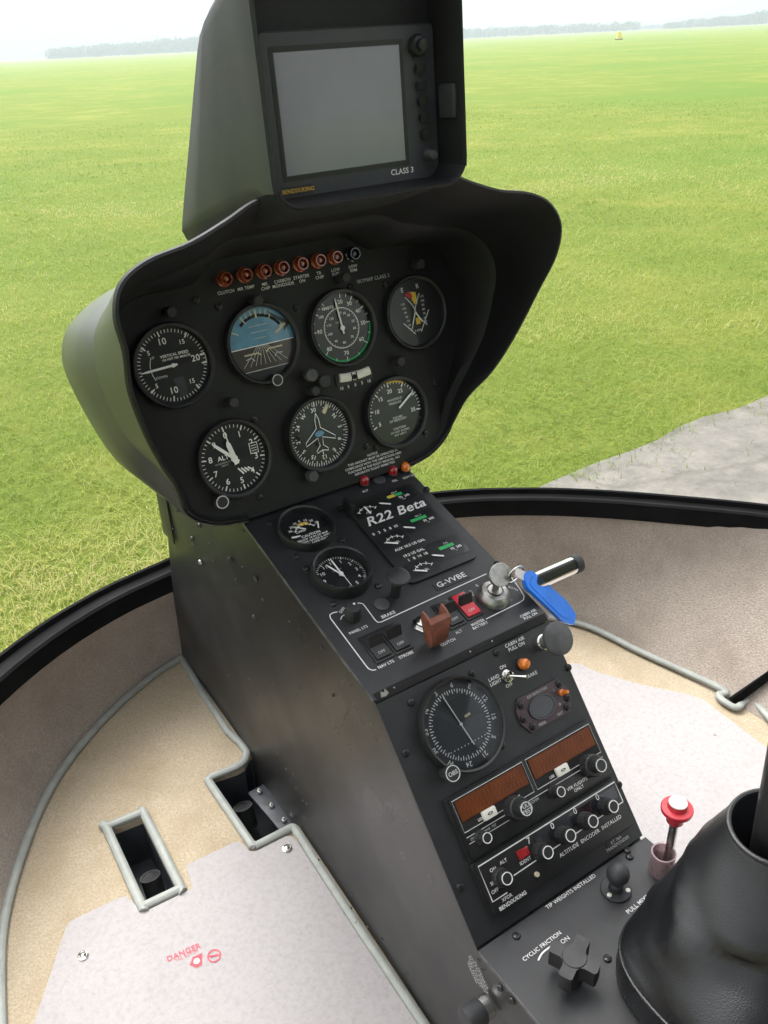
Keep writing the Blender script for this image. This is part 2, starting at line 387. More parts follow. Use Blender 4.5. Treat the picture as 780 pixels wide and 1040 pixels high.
for p in small[1:]: dup(f, MS(side_pt(*p)), console)
f = build('bolt', rv_big, M['rivet'], console, MS(side_pt(*big[0])))
for i, p in enumerate(big[1:]): dup(f, MS(side_pt(*p), i*1.1), console)
build('bolt', rv_big, M['brightrivet'], console, MS(side_pt(203.8, 570.7)), 'bare silver bolt head')

# ---- screws helper
scr = MB().lathe([(.0036, 0), (.0036, .0008), (.0030, .0018), (.0018, .0023), (0, .0024)], 16)
scr.box(-.0022, .0022, -.0004, .0004, .0020, .00255, 1); scr.box(-.0004, .0004, -.0022, .0022, .0020, .00255, 1)
SCR = [None]
def screw(F, u, v, w=0, parent=console):
    W = F.mat(u, v, w, random.uniform(0, 1.5))
    if SCR[0] is None: SCR[0] = build('screw', scr, [M['screw'], M['dark']], parent, W)
    else: dup(SCR[0], W, parent)

# ---- hood and pod (loft of matching half outlines, mirrored)
lip = [(0, .110, .16), (.05, .110, .16), (.088, .1095, .16), (.118, .098, .158), (.15, .087, .157), (.185, .080, .157), (.207, .068, .157), (.216, .048, .157), (.2135, .022, .148), (.210, -.010, .12), (.198, -.052, .09), (.183, -.087, .062), (.167, -.114, .032), (.155, -.148, .007), (.132, -.1655, .004), (.098, -.172, .004)]
rim = [(0, .090, .06), (.045, .090, .06), (.08, .089, .06), (.105, .078, .06), (.14, .070, .06), (.168, .064, .06), (.19, .054, .06), (.207, .036, .06), (.2135, .013, .058), (.2115, -.013, .05), (.201, -.052, .038), (.180, -.088, .026), (.1655, -.116, .014), (.1535, -.149, .003), (.131, -.1645, .002), (.098, -.171, .002)]
pan = [(0, .076, 0), (.04, .076, 0), (.07, .075, 0), (.088, .064, 0), (.105, .057, 0), (.15, .056, 0), (.178, .049, 0), (.196, .030, 0), (.201, .008, 0), (.199, -.018, 0), (.190, -.055, 0), (.176, -.088, 0), (.163, -.116, 0), (.151, -.149, 0), (.129, -.164, 0), (.098, -.1705, 0)]
w0 = [(0, .098, 0), (.045, .098, 0), (.082, .097, 0), (.11, .084, 0), (.145, .073, 0), (.175, .064, 0), (.198, .052, 0), (.216, .036, 0), (.225, .010, 0), (.222, -.020, 0), (.213, -.058, 0), (.201, -.092, 0), (.184, -.117, 0), (.162, -.146, 0), (.137, -.168, 0), (.1, -.177, 0)]
def off(L, d, dw): # push an outline outward
    out = []
    for i, (u, v, w) in enumerate(L):
        a = L[max(0, i-1)]; b = L[min(len(L)-1, i+1)]; t = (b[0]-a[0], b[1]-a[1]); l = math.hypot(*t) or 1
        out.append((u-t[1]/l*d if i else 0, v+t[0]/l*d, w+dw))
    return out
def scl(L, k, w, dv=-.03): return [(u*k, dv+(v-dv)*k, w) for u, v, _ in L]
def full(L, F, k=5):
    h = spline(L, k); pts = [(-u, v, w) for u, v, w in h[:0:-1]]+h
    return [tuple(F.pt(*p)) for p in pts]
lipo = off(lip, .0045, -.003)
mid_in = [tuple(.55*np.array(a)+.45*np.array(b)) for a, b in zip(lip, rim)]
rim_step = off(rim, -.006, -.006)
mb = MB()
lipm1 = off(lip, .0012, .0022); lipm2 = off(lip, .0034, .0014)
mb.loft([full(x, FA) for x in (rim, mid_in, lip, lipm1, lipm2, lipo)], 0)
rimo = off(rim, .006, .004); rimo2 = rimo
midout = [tuple(.5*np.array(a)+.5*np.array(b)) for a, b in zip(lipo, rimo)]
mb.loft([full(x, FA) for x in (lipo, midout, rimo)], 1)
mb.loft([full(x, FA) for x in (rim, rim_step, pan)], 0, flip=True)
hood = build('hood', mb, [M['hood'], M['pod']], console, sharp=50)
mb = MB()
w1 = scl(w0, .985, -.05); w2 = scl(w0, .94, -.10); w3 = scl(w0, .84, -.14); w4 = scl(w0, .62, -.165); w5 = scl(w0, .3, -.175)
mb.loft([full(x, FA) for x in (rimo2, [tuple(.5*np.array(a)+.5*np.array(b)) for a, b in zip(off(rimo2, .004, 0), w0)], w0, w1, w2, w3, w4, w5)], 0, cap1=True)
build('pod_shell', mb, M['pod'], console, sharp=60)
# screws on the pod flange
for p in [(107.5, 355), (111, 349), (132, 421), (138, 440)]:
    pass

# ---- flight panel A
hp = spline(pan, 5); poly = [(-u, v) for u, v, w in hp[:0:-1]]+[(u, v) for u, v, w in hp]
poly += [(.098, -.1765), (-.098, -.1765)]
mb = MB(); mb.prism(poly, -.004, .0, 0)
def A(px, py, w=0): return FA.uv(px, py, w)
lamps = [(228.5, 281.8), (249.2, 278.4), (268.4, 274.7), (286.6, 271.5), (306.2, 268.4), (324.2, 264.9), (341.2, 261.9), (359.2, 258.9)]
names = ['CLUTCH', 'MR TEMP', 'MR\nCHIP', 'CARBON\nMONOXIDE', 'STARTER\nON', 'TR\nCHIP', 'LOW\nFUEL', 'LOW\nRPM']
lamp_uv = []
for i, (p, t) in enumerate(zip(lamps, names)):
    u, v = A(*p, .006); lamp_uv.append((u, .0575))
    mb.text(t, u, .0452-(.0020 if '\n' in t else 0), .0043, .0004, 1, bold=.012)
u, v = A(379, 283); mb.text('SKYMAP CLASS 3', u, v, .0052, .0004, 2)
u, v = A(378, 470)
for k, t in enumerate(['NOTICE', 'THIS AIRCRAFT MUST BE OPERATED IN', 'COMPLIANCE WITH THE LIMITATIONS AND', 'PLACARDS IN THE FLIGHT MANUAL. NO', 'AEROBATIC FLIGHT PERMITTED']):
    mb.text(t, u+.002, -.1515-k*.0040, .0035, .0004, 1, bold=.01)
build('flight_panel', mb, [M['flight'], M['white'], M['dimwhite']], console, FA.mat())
# warning lamps
def lamp_mb(): 
    b = MB(); b.ring([(.0076, 0), (.0076, .003), (.0066, .0038), (.0062, 0)], 24, 0)
    b.ring([(.0066, .001), (.0064, .009), (.0058, .0105), (.0048, .0105), (.0046, .006), (.0046, .001)], 24, 0); b.lathe([(.0048, .003), (.0030, .0072), (.0022, .0080), (0, .0082)], 20, 0); return b
fl = None
for i, (u, v) in enumerate(lamp_uv[:7]):
    if fl is None: fl = build('warning_lamp', lamp_mb(), [M['copperlens'], M['bezel']], console, FA.mat(u, v, 0))
    else: dup(fl, FA.mat(u, v, 0), console)
build('warning_lamp', lamp_mb(), [M['darkglass'], M['bezel']], console, FA.mat(*lamp_uv[7], 0), 'black unlit low RPM lamp at the right end of the row')

# ---- gauge builders
def gauge(name, F, u, v, R, label, dial, needles=(), knob=None, rd=None, depth=-.0006, lipz=.0085, glass=False, bez='bezel', square=False):
    rd = rd or R*.86; b = MB()
    b.ring([(R, 0), (R, lipz*.7), (R-.0012, lipz), (rd+.0018, lipz), (rd, lipz-.0012), (rd, -depth), (R, -depth)], 56, 0)
    W = F.mat(u, v, 0)
    g = build(name, b, M[bez], console, W, label)
    build('dial', dial, DM, g, W @ Matrix.Translation((0, 0, -depth+.0006)))
    for k, nb in enumerate(needles): build('needle', nb, DM, g, W @ Matrix.Translation((0, 0, -depth+.0022+.0012*k)))
    if glass:
        gb = MB(); gb.lathe([(rd-.0002, .0), (0, .0)], 48); build('glass', gb, M['glass'], g, W @ Matrix.Translation((0, 0, lipz-.002)))
    if knob:
        ku, kv, kr, kz, mat, cap = knob; kb = MB()
        kb.lathe([(kr*.8, 0), (kr*.8, kz*.3), (kr, kz*.34), (kr, kz*.9), (kr*.9, kz), (0, kz)], 28, 0, flute=.06)
        if cap == 'ring': kb.ring([(kr*.93, kz), (kr*.93, kz+.0004), (kr*.80, kz+.0004), (kr*.80, kz)], 28, 1)
        elif cap: kb.text(cap, 0, 0, kr*.7, kz+.0003, 1, bold=.02); kb.ring([(kr*.97, kz), (kr*.97, kz+.0004), (kr*.86, kz+.0004), (kr*.86, kz)], 28, 1)
        build('adjusting_knob', kb, [M[mat], M['dimwhite']], g, F.mat(ku, kv, 0))
    return g
def P(a, r): a = R_(a); return r*math.sin(a), r*math.cos(a)
def num(b, t, a, r, s, z=.0003, m=WH, rad=False, bold=.012):
    x, y = P(a, r); b.text(t, x, y, s, z, m, rot=-R_(a) if rad else 0, bold=bold)
def needle(a, tip, tail, w, m=WH, hub=0, wt=None):
    b = MB(); a = R_(a); sa, ca = math.sin(a), math.cos(a); wt = w*.3 if wt is None else wt
    def q(r, o): return (r*sa+o*ca, r*ca-o*sa)
    b.prism([q(-tail, -w/2), q(tip*.8, -w/2), q(tip, -wt/2), q(tip, wt/2), q(tip*.8, w/2), q(-tail, w/2)], 0, .0005, m)
    if hub: b.lathe([(hub, 0), (hub, .0008), (0, .0008)], 20, m)
    return b
GU = {'vsi': (.2641, -.0099), 'ai': (.3572, -.0094), 'asi': (.4488, -.0126), 'rpm': (.5405, -.0147), 'alt': (.3016, -.1115), 'dg': (.399, -.1125), 'map': (.4948, -.1136)}
GU = {k: (a-.4, b) for k, (a, b) in GU.items()}
RG = .0400; RD = .0355

# vertical speed
b = MB(); b.disc(RD, 0, FACE); 
b.ticks(-90, 90, 30, .0305, .0335, .0007, .0002, WH); b.ticks(90, 270, 30, .0305, .0335, .0007, .0002, WH)
for a in (-50, -12, 38, 82, 98, 142, 192, 232): b.ticks(a, a, 0, .0285, .0335, .0013, .0003, WH)
for t, a in (('5', -52), ('10', -12), ('15', 36), ('20', 86), ('15', 142), ('10', 192), ('5', 232)): num(b, t, a, .0235 if len(t) > 1 else .025, .0085 if t in ('10', '20') else .006)
b.stroke([P(84, .029), P(84, .033)], .0008, .0003, WH); b.stroke([P(84, .0335), P(98, .0335)], .0008, .0003, WH)
b.text('VERTICAL SPEED', .004, .0095, .0036, .0003, WH, bold=.02); b.text('100 FEET PER MINUTE', .005, .0060, .0028, .0003, WH, bold=.02)
b.arc(.0215, -88, -62, .0006, .0003, WH, 8); b.arc(.0215, 242, 268, .0006, .0003, WH, 8); b.text('UP', -.0175, .0105, .0032, .0003, WH); b.text('DOWN', -.013, -.0085, .0032, .0003, WH)
b.flat([(-.003, -.012), (.008, -.012), (.008, -.030), (.001, -.030)], .0002, SL)  # slate patch paints the grey reflection in the cover glass
gauge('vertical_speed_gauge', FA, *GU['vsi'], RG, 'round black vertical speed gauge, upper left of the hooded panel', b, [needle(-92, .032, .004, .0021, hub=.002)], rd=RD)

# attitude indicator
b = MB(); NN = 40
up = [P(a, RD) for a in np.linspace(-92, 92, NN)]; dn = [P(a, RD) for a in np.linspace(92, 268, NN)]
b.flat([tuple(x) for x in up], 0, BL); b.flat([tuple(x) for x in dn], 0, BN)
b.stroke([(-RD*.98, -.0012), (RD*.98, -.0012)], .0009, .0003, WH)
for a in (-60, -30, -20, -10, 0, 10, 20, 30, 60): b.ticks(a, a, 0, .0255 if a % 30 == 0 else .0285, .0335, .0018 if a == 0 else .0011, .0003, CM)
b.arc(.0275, -42, 58, .0030, .0002, DK)
b.flat([(.012, .030), (.031, .017), (.033, .0125), (.026, .007), (.028, .014), (.017, .024)], .00035, SL)
for x in (-.024, -.017, -.011, -.0055, 0, .0055, .011, .017, .024): b.stroke([(x*.22, -.0015), (x, -.020)], .0005, .0003, DW)
for y, w in ((.012, .010), (.006, .006), (.018, .010)): b.stroke([(-w, y), (w, y)], .0005, .0003, DW)
b.stroke([(-.021, -.008), (-.006, -.008), (-.003, -.0105)], .0014, .0006, CM); b.stroke([(.021, -.006), (.006, -.006), (.003, -.0085)], .0014, .0006, CM)
b.stroke([(-.020, -.0125), (-.014, -.0115), (-.011, -.015)], .0009, .0006, DW); b.stroke([(.020, -.0125), (.014, -.0115), (.011, -.015)], .0009, .0006, DW)
b.stroke([(.017, .0075), (.029, .0145)], .0022, .0007, CM)
b.flat([P(a, RD-.0003) for a in np.linspace(136, 224, 20)], .0008, FACE); b.stroke([P(136, RD*.96), P(224, RD*.96)], .0008, .0010, DW)
gauge('attitude_indicator', FA, *GU['ai'], RG, 'artificial horizon gauge with blue sky half and brown ground half', b, [], rd=RD,
      knob=(*A(282, 386, .010), .0062, .010, 'knob', 'ring'))

# airspeed
b = MB(); b.disc(RD, 0, FACE)
b.arc(.0338, 92, 305, .0021, .0003, GR, 60)
AS = [('20', 8), ('30', 32), ('40', 60), ('50', 90), ('60', 128), ('70', 180), ('80', 226), ('90', 272), ('100', 305), ('110', 328)]
for t, a in AS: num(b, t, a, .0262, .0058 if len(t) < 3 else .0042); b.ticks(a, a, 0, .0300, .0345, .0010, .0005, WH)
for (t, a), (_, a2) in zip(AS[:-1], AS[1:]): b.ticks((a+a2)/2, (a+a2)/2, 0, .0315, .0345, .0007, .0005, WH)
b.arc(.0205, 0, 360, .0008, .0003, WH, 60); b.ticks(0, 350, 34, .0185, .0208, .0005, .0003, DW)
for t, a in (('20', 4), ('30', 24), ('40', 44), ('50', 74), ('60', 102), ('70', 138), ('80', 180), ('90', 218), ('100', 256), ('110', 290), ('120', 318)): num(b, t, a, .0152, .0036)
b.text('KNOTS', -.012, .0225, .0040, .0003, WH, bold=.015); b.text('MPH', -.003, .006, .003, .0003, DW)
b.flat([(RD*.97*math.cos(t), RD*.97*math.sin(t)) for t in np.linspace(PI*1.04, PI*1.96, 30)], .00015, FACE)
gauge('airspeed_gauge', FA, *GU['asi'], RG, 'airspeed gauge with green arc round its lower edge', b, [needle(-5, .031, .006, .0018, hub=.0026)], rd=RD)

# dual tachometer
b = MB(); b.disc(RD, 0, FACE)
b.text('E', -.011, .0255, .0072, .0003, WH); b.text('R', .009, .0265, .0072, .0003, WH)
b.stroke([(-.008, .0195), (-.002, .0215), (.004, .0195), (-.001, .013)], .003, .0002, RE)
b.flat([(-.002, .0225), (.0055, .021), (.006, .009), (.001, .009)], .0003, YE); b.flat([(-.006, .019), (-.001, .022), (.001, .017), (-.004, .0155)], .00035, RE)
b.stroke(spline([(-.009, .018), (-.001, .008), (.004, -.004), (.014, -.016)], 8), .0013, .0004, DW); b.stroke(spline([(.010, .019), (.003, .007), (-.001, -.004), (-.006, -.016)], 8), .0013, .0004, DW)
b.flat([(.0005, -.006), (.005, -.006), (.006, -.013), (0, -.013)], .0005, YE)
for k, t in enumerate(('110', '100', '90', '80', '70', '60', '50')): 
    b.text(t, -.0135+k*.0010, .0110-k*.0046, .0034, .0003, WH); b.text(t, .0125, .0150-k*.0046, .0034, .0003, WH)
b.stroke([(-.016, -.0085), (-.003, -.0225)], .0009, .0003, WH); b.stroke([(.005, -.0215), (.019, -.0005)], .0009, .0003, WH); b.text('% RPM', .001, -.0195, .003, .0003, WH)
gauge('rotor_tachometer', FA, *GU['rpm'], RG, 'dual engine and rotor RPM gauge marked E and R, upper right of the hooded panel', b, [needle(-155, .014, .0, .0011), needle(150, .013, 0, .0011)], rd=RD)

# altimeter
b = MB(); b.disc(RD, 0, FACE)
b.ticks(-8, 352-7.2, 49, .0305, .0335, .0007, .0002, WH)
for k in range(10): a = -8+36*k; b.ticks(a, a, 0, .0285, .0335, .0014, .0003, WH); num(b, str(k), a, .0242, .0085)
b.text('ALT', -.0105, .003, .0065, .0003, WH, bold=.02); b.text('HUNDREDS OF FT', -.0105, -.0018, .0023, .0003, DW); b.text('1000 FT', -.0105, -.0045, .0023, .0003, DW)
for k in range(4): b.stroke([(.002+k*.0034, -.011-k*.0005), (.007+k*.0030, -.018+k*.0008)], .0015, .0003, WH)
b.box(.0185, .0275, -.001, .010, .0003, .0005, WH); b.box(.0192, .0268, -.0003, .0093, .0005, .0007, FACE)
for y in (.002, .0045, .007): b.stroke([(.020, y), (.026, y)], .0006, .0009, WH)
gauge('altimeter', FA, *GU['alt'], RG, 'altimeter with numbers 0 to 9, lower left of the hooded panel', b, [needle(-44, .026, .006, .0032, hub=.0036, wt=.002), needle(-12, .019, .006, .0048, hub=.003), needle(-10, .031, 0, .0010)], rd=RD,
      knob=(*A(226, 510, .012), .0070, .012, 'knob', 'ring'))

# heading gyro
b = MB(); b.disc(RD, 0, FACE); H0 = 303
for k in range(72): a = k*5-H0; b.ticks(a, a, 0, .0290 if k % 2 == 0 else .0312, .0345, .0008, .0003, WH)
for t, hd in (('N', 0), ('3', 30), ('6', 60), ('E', 90), ('12', 120), ('15', 150), ('S', 180), ('21', 210), ('24', 240), ('W', 270), ('30', 300), ('33', 330)): num(b, t, hd-H0, .0252, .0062, rad=True)
pl = [(0, .022), (.0022, .015), (.0025, .006), (.0175, -.006), (.0175, -.0095), (.0028, -.004), (.002, -.0125), (.0068, -.017), (.0068, -.0195), (0, -.0175)]
b.stroke(pl+[(-x, y) for x, y in pl[::-1]], .0008, .0012, WH); b.stroke([(0, -.0175), (0, -.0225)], .0008, .0012, WH)
b.lathe([(.0038, .001), (.0038, .0014), (0, .0014)], 20, BL, Matrix.Diagonal((1.4, .8, 1, 1)))
x, y = P(28, .0265); b.box(-.0020, .0020, -.0050, .0050, .0006, .0014, CM, X=Matrix.Translation((x, y, 0)) @ Matrix.Rotation(R_(-40), 4, 'Z'))
b.stroke([(0, .029), (0, .035)], .0012, .0016, WH)
gauge('heading_indicator', FA, *GU['dg'], RG, 'compass card gauge with a white aeroplane outline at its middle', b, [], rd=RD, lipz=.0105, knob=(*A(319, 484, .012), .0060, .012, 'knob_grey', None))

# manifold pressure
b = MB(); b.disc(RD, 0, FACE); b.ticks(-112, 98, 30, .0305, .0335, .0008, .0003, WH)
for k, t in enumerate(('5', '10', '15', '20', '25', '30', '35')):
    a = -112+35*k; b.ticks(a, a, 0, .0280, .0335, .0014, .0003, WH)
    if t != '30': num(b, t, a, .0235, .0062)
b.arc(.0330, -8, 30, .0020, .0004, YE)
for y, t in ((.0135, 'MANIFOLD'), (.0095, 'PRESSURE'), (-.0065, 'INCHES'), (-.0095, 'OF MERCURY'), (-.0185, 'CAUTION'), (-.0222, 'DO NOT EXCEED'), (-.0256, 'MAP LIMITS')): b.text(t, .002, y, .0036 if y > -.02 else .0030, .0003, DW, bold=.02)
gauge('manifold_gauge', FA, *GU['map'], RG, 'manifold pressure gauge with white needle, lower right of the hooded panel', b, [needle(57, .031, -.006, .0022, wt=.0008)], rd=RD)

# post lights above the gauges, slip ball, spare knobs, panel screws
pl = MB(); pl.lathe([(.0052, 0), (.0052, .013), (.0042, .0145), (0, .0145)], 20)
f = None
for p in [(174, 317), (351, 282), (427, 268), (407, 367), (237, 409), (262, 305), (320, 397)]:
    u, v = A(*p, .012); W = FA.mat(u, v, 0)
    f = build('post_light', pl, M['rubber'], console, W) if f is None else (dup(f, W, console) and f)
kb = MB(); kb.lathe([(.0042, 0), (.0042, .008), (.0068, .0085), (.0068, .0125), (.006, .0135), (0, .0135)], 26)
build('push_knob', kb, M['knob_grey'], console, FA.mat(*A(317, 381, .013)), 'pale grey round knob beside the artificial horizon')
build('push_knob', kb, M['rubber'], console, FA.mat(*A(328, 387, .008)), 'black round knob behind the pale grey one')
u, v = A(361, 382, .004); sb = MB(); ln = .0225
sb.prism(rrect(-ln, ln, -.0068, .0055, .002), 0, .0015, 0)
sb.tube([(-ln*.82+2*ln*.82*i/12, .0012-.0016*(1-((i-6)/6)**2)+.0008, .0025) for i in range(13)], .0046, 12, 1, flat=.6)
sb.lathe([(0, .0), (.0026, .001), (.0026, .0025), (0, .0032)], 14, 2, Matrix.Translation((-.002, 0, .0038))); sb.box(-.0052, -.0044, -.0040, .0045, .004, .0056, 2); sb.box(.0008, .0016, -.0040, .0045, .004, .0056, 2)
for k, t in enumerate(('10', '5', '0', '5', '10')): sb.text(t, -.017+.0085*k, -.0095, .0045, .0004, 3, bold=.02)
build('slip_indicator', sb, [M['bezel'], M['ivory'], M['dark'], M['white']], console, FA.mat(u, v), 'white curved slip ball tube between the gauges')
for p in [(199, 305), (356, 292), (301, 313), (391, 289), (222, 312), (372, 470-17), (441, 469-80), (322, 450), (264, 505), (258, 426), (291, 440), (303, 445), (432, 440), (426, 425), (382, 455)]:
    screw(FA, *A(*p))

# ================================================================== engine panel B
def Bp(px, py, w=0): return FB.uv(px, py, w)
mb = MB()
mb.prism(rpoly([(-.1012, .001), (.1012, .001), (.1012, -.250), (-.1012, -.250)], .002, 2), -.003, 0, 0)
T = lambda t, px, py, s, m=1, **k: mb.text(t, *Bp(px, py), s, .0004, m, **k)
T('ALT', 371, 499, .0042, bold=.02); T('OIL', 401, 488.5, .0042, bold=.02); T('GOV OFF', 416, 484, .0042, bold=.02)
lw = .0011
pts = [Bp(*p) for p in [(342.5, 621.7), (338, 622.7), (335, 624.7), (335.5, 628), (371, 675.5), (374.2, 679.4), (378, 681), (382, 680.4)]]; mb.stroke(pts, lw, .0004, 1)
l0 = [Bp(*p) for p in [(361.7, 613.5), (365, 612.6), (368.5, 613.5), (371, 616.5), (381, 630.0), (383.5, 632.2), (387, 632), (440, 607.7), (494, 583.0)]]; mb.stroke(l0, lw, .0004, 1)
mb.stroke([Bp(*p) for p in [(518, 585), (527.7, 598), (532, 605.5), (531.5, 609.5), (527, 612.5), (493.5, 629)]], lw, .0004, 1)
T('DIM', 347.5, 620, .0042, rot=.5); T('PANEL LTS', 364, 640, .0040, bold=.015); T('NAV LTS', 392, 675, .0042, bold=.02); T('STROBE', 412.5, 665.5, .0042, bold=.02)
T('CLUTCH', 455, 652.5, .0042, bold=.015); T('ALT', 466, 642, .0042); T('MASTER\nBATTERY', 486.5, 634, .0042, bold=.015); T('BRAKE', 394.4, 624.5, .0050, bold=.02)
T('CABIN AIR\nPULL ON', 537.5, 624.5, .0040, bold=.015); T('OFF', 479, 602.5, .0042, rot=1.2); T('R', 484.5, 595, .0042); T('L', 519, 609, .0042); T('BOTH', 521, 598, .0036, rot=-1)
mb.stroke([Bp(346, 629.5), Bp(347, 626.5), Bp(351, 624)], .0008, .0004, 1)
# round blanking plug
u, v = Bp(387.7, 614); mb.lathe([(.0075, .0002), (.0075, .0012), (.006, .0016), (0, .0016)], 28, 2, Matrix.Translation((u, v, 0)))
u, v = Bp(385, 487.5); mb.lathe([(.0070, .0002), (.0070, .0012), (.006, .0016), (0, .0016)], 28, 2, Matrix.Translation((u, v, 0)))
build('engine_panel', mb, [M['panel'], M['white'], M['knob_grey']], console, FB.mat())
eb = MB(); eb.box(-.1022, -.1013, -.250, .0, -.0032, .0004, 0, .0003); 
build('edge_highlight_strip', eb, M['edge'], console, FB.mat(), 'painted highlight along the left edge of the switch panel')  # pale strip imitates the bright highlight along the chamfer
# lamps
lm2 = MB(); lm2.ring([(.0062, 0), (.0062, .003), (.005, .0035), (.005, 0)], 20, 1); lm2.lathe([(.0052, .002), (.0054, .006), (.0050, .0085), (.0038, .0105), (.002, .0115), (0, .0117)], 24, 0)
W1 = FB.mat(*Bp(370, 488, .006)); fl = build('status_lamp', lm2, [M['redlens'], M['bezel']], console, W1, 'red alternator lamp, left of the lamps above the engine gauges')
dup(fl, FB.mat(*Bp(399, 478, .006)), console, 'red oil lamp beside the amber lamp')
build('status_lamp', lm2, [M['amberlens'], M['bezel']], console, FB.mat(*Bp(412, 474, .006)), 'amber governor lamp at the right end')
# carburettor temperature gauge and clock
b = MB(); b.disc(.0262, 0, FACE); b.arc(.0125, -62, 62, .0011, .0003, WH, 24, (0, -.004)); b.arc(.0135, -18, 30, .0040, .0004, YE, 12, (0, -.004))
for k, t in enumerate(('30', '20', '10', '0', '10', '20', '30')): a = -60+20*k; x, y = P(a, .0178); b.text(t, x, y-.004, .0042, .0005, WH, bold=.015); p, q = P(a, .0145), P(a, .011); b.stroke([(p[0], p[1]-.004), (q[0], q[1]-.004)], .0007, .0005, WH)
b.text('CARB', -.006, .0005, .0042, .0005, WH, bold=.02)
b.stroke([(-.0185, -.0035), (-.009, -.0055)], .0026, .0005, WH); b.stroke([(.013, -.003), (.017, .0055)], .0014, .0005, WH)
b.flat([P(a, .0258) for a in np.linspace(104, 256, 24)], .0012, DK)
for y, t in ((-.0085, 'CAUTION'), (-.0125, 'BELOW 18 IN OF MAP'), (-.0160, 'IGNORE GAUGE & APPLY'), (-.0195, 'FULL CARB HEAT')): b.text(t, .001, y, .0046 if t == 'CAUTION' else .0034, .0014, WH, bold=.02)
gauge('carburettor_gauge', FB, -.0505, -.042, .0302, 'small yellow marked carb temperature gauge with caution text', b, [needle(-50, .013, 0, .0012)], rd=.0265, lipz=.010)
b = MB(); b.disc(.0262, 0, FACE); b.ticks(0, 354, 59, .0225, .0245, .0005, .0003, WH)
for k in range(12): b.ticks(30*k, 30*k, 0, .0215, .0245, .0010, .0003, WH); num(b, str(k or 12), 30*k, .0180, .0056)
b.text('QUARTZ', 0, .0075, .0024, .0003, DW)
gauge('clock', FB, -.051, -.112, .0302, 'small round black clock with white hands below the carb gauge', b, [needle(-22, .0185, .004, .0017, hub=.0024, wt=.001), needle(1, .0215, .004, .0014, hub=.002, wt=.0006), needle(180, .021, 0, .0005)], rd=.0262, lipz=.014)
for p in [(274.6, 531.5), (320, 516.5), (347, 549), (301, 565.7), (356, 562), (310.5, 577.7), (384, 595.5), (338, 613.7), (433.5, 497), (505, 572.6), (548, 607)]: screw(FB, *Bp(*p))
# engine gauge cluster
cx0, cx1, cy0, cy1 = .0015, .0880, -.1545, -.0285
cl = MB(); cl.prism(rpoly([(cx0, cy1), (cx1, cy1), (cx1, cy0), (cx0, cy0)], .009), 0, .003, 0)
cl.text('R22 Beta', .0455, -.0625, .0172, .0034, 1, bold=.016, shear=.36, sx=1.12)
cl.text('0   2   5   8  10', .0215, -.0800, .0048, .0034, 1, bold=.025); cl.text('AUX 10.5 US GAL', .0325, -.1095, .0046, .0034, 1, bold=.025)
cl.text('19.2 US GAL', .0295, -.1205, .0046, .0034, 1, bold=.025); cl.text('1   8  14  18', .030, -.1270, .0046, .0034, 1, bold=.025)
clo = build('engine_gauge_cluster', cl, [M['bezel'], M['white']], console, FB.mat(), 'six small engine gauges in one raised black plate lettered R22 Beta')
wins = [(.0055, .036, -.0545, -.0345, 'AMP', None), (.0385, .0815, -.0510, -.0320, 'OIL P', YE), (.0055, .0385, -.1045, -.0845, 'FUEL', None), (.0410, .0845, -.0955, -.0715, 'OIL T', GR), (.0100, .0430, -.1500, -.1300, 'FUEL', None), (.0450, .0850, -.1440, -.1170, 'CYL', GR)]
for i, (x0, x1, y0, y1, t, c) in enumerate(wins):
    d = MB(); w_, h_ = (x1-x0)/2, (y1-y0)/2
    d.prism(rrect(-w_, w_, -h_, h_, .003, 3), 0, .0006, FACE)
    if c is None:
        d.arc(.013, -52, 52, .0006, .0009, WH, 14, (0, -.010)); 
        for a in (-52, -26, 0, 26, 52): p, q = P(a, .015), P(a, .011); d.stroke([(p[0], p[1]-.010), (q[0], q[1]-.010)], .0008, .0010, WH)
        d.text(t, 0, -.0055, .0036, .0010, WH)
    else:
        d.stroke([(-w_*.45, .0022), (w_*.45, .0022)], .0042, .0009, GR); 
        if c == YE: d.stroke([(-w_*.40, .0022), (0, .0022)], .0042, .0011, YE)
        d.text(t, w_*.1, .0062, .0030, .0010, WH); d.text('75  245', w_*.42, -.0035, .0042, .0010, WH, bold=.02); d.text('PSI' if i == 1 else '°F', w_*.3, -.0072, .0030, .0010, DW)
    g = build('sub_gauge', d, DM, clo, FB.mat((x0+x1)/2, (y0+y1)/2, .0026))
    nb = needle(-2 if i == 0 else -58, .0125, 0, .0018); nb.v = [(x-(.0 if c is None else w_*.55), y-.0085, z+.0016) for x, y, z in nb.v]
    # (needle sits on the small dial)
    o = len(d.v)
    me = g.data; bb = bmesh.new(); bb.from_mesh(me); vs = [bb.verts.new(p) for p in nb.v]
    for ff in nb.f:
        fc = bb.faces.new([vs[k] for k in ff]); fc.material_index = WH
    bb.to_mesh(me); bb.free()
# registration plate
rp = MB(); rp.prism(rrect(-.0205, .0205, -.0048, .0048, .0005, 2), 0, .0006, 0); rp.text('G-VVBE', 0, 0, .0088, .0009, 1, bold=.01, sx=1.15)
u, v = Bp(458.3, 589.6); build('registration_plate', rp, [M['bezel'], M['white']], console, FB.mat(u, v), 'small black plate with white letters G-VVBE')
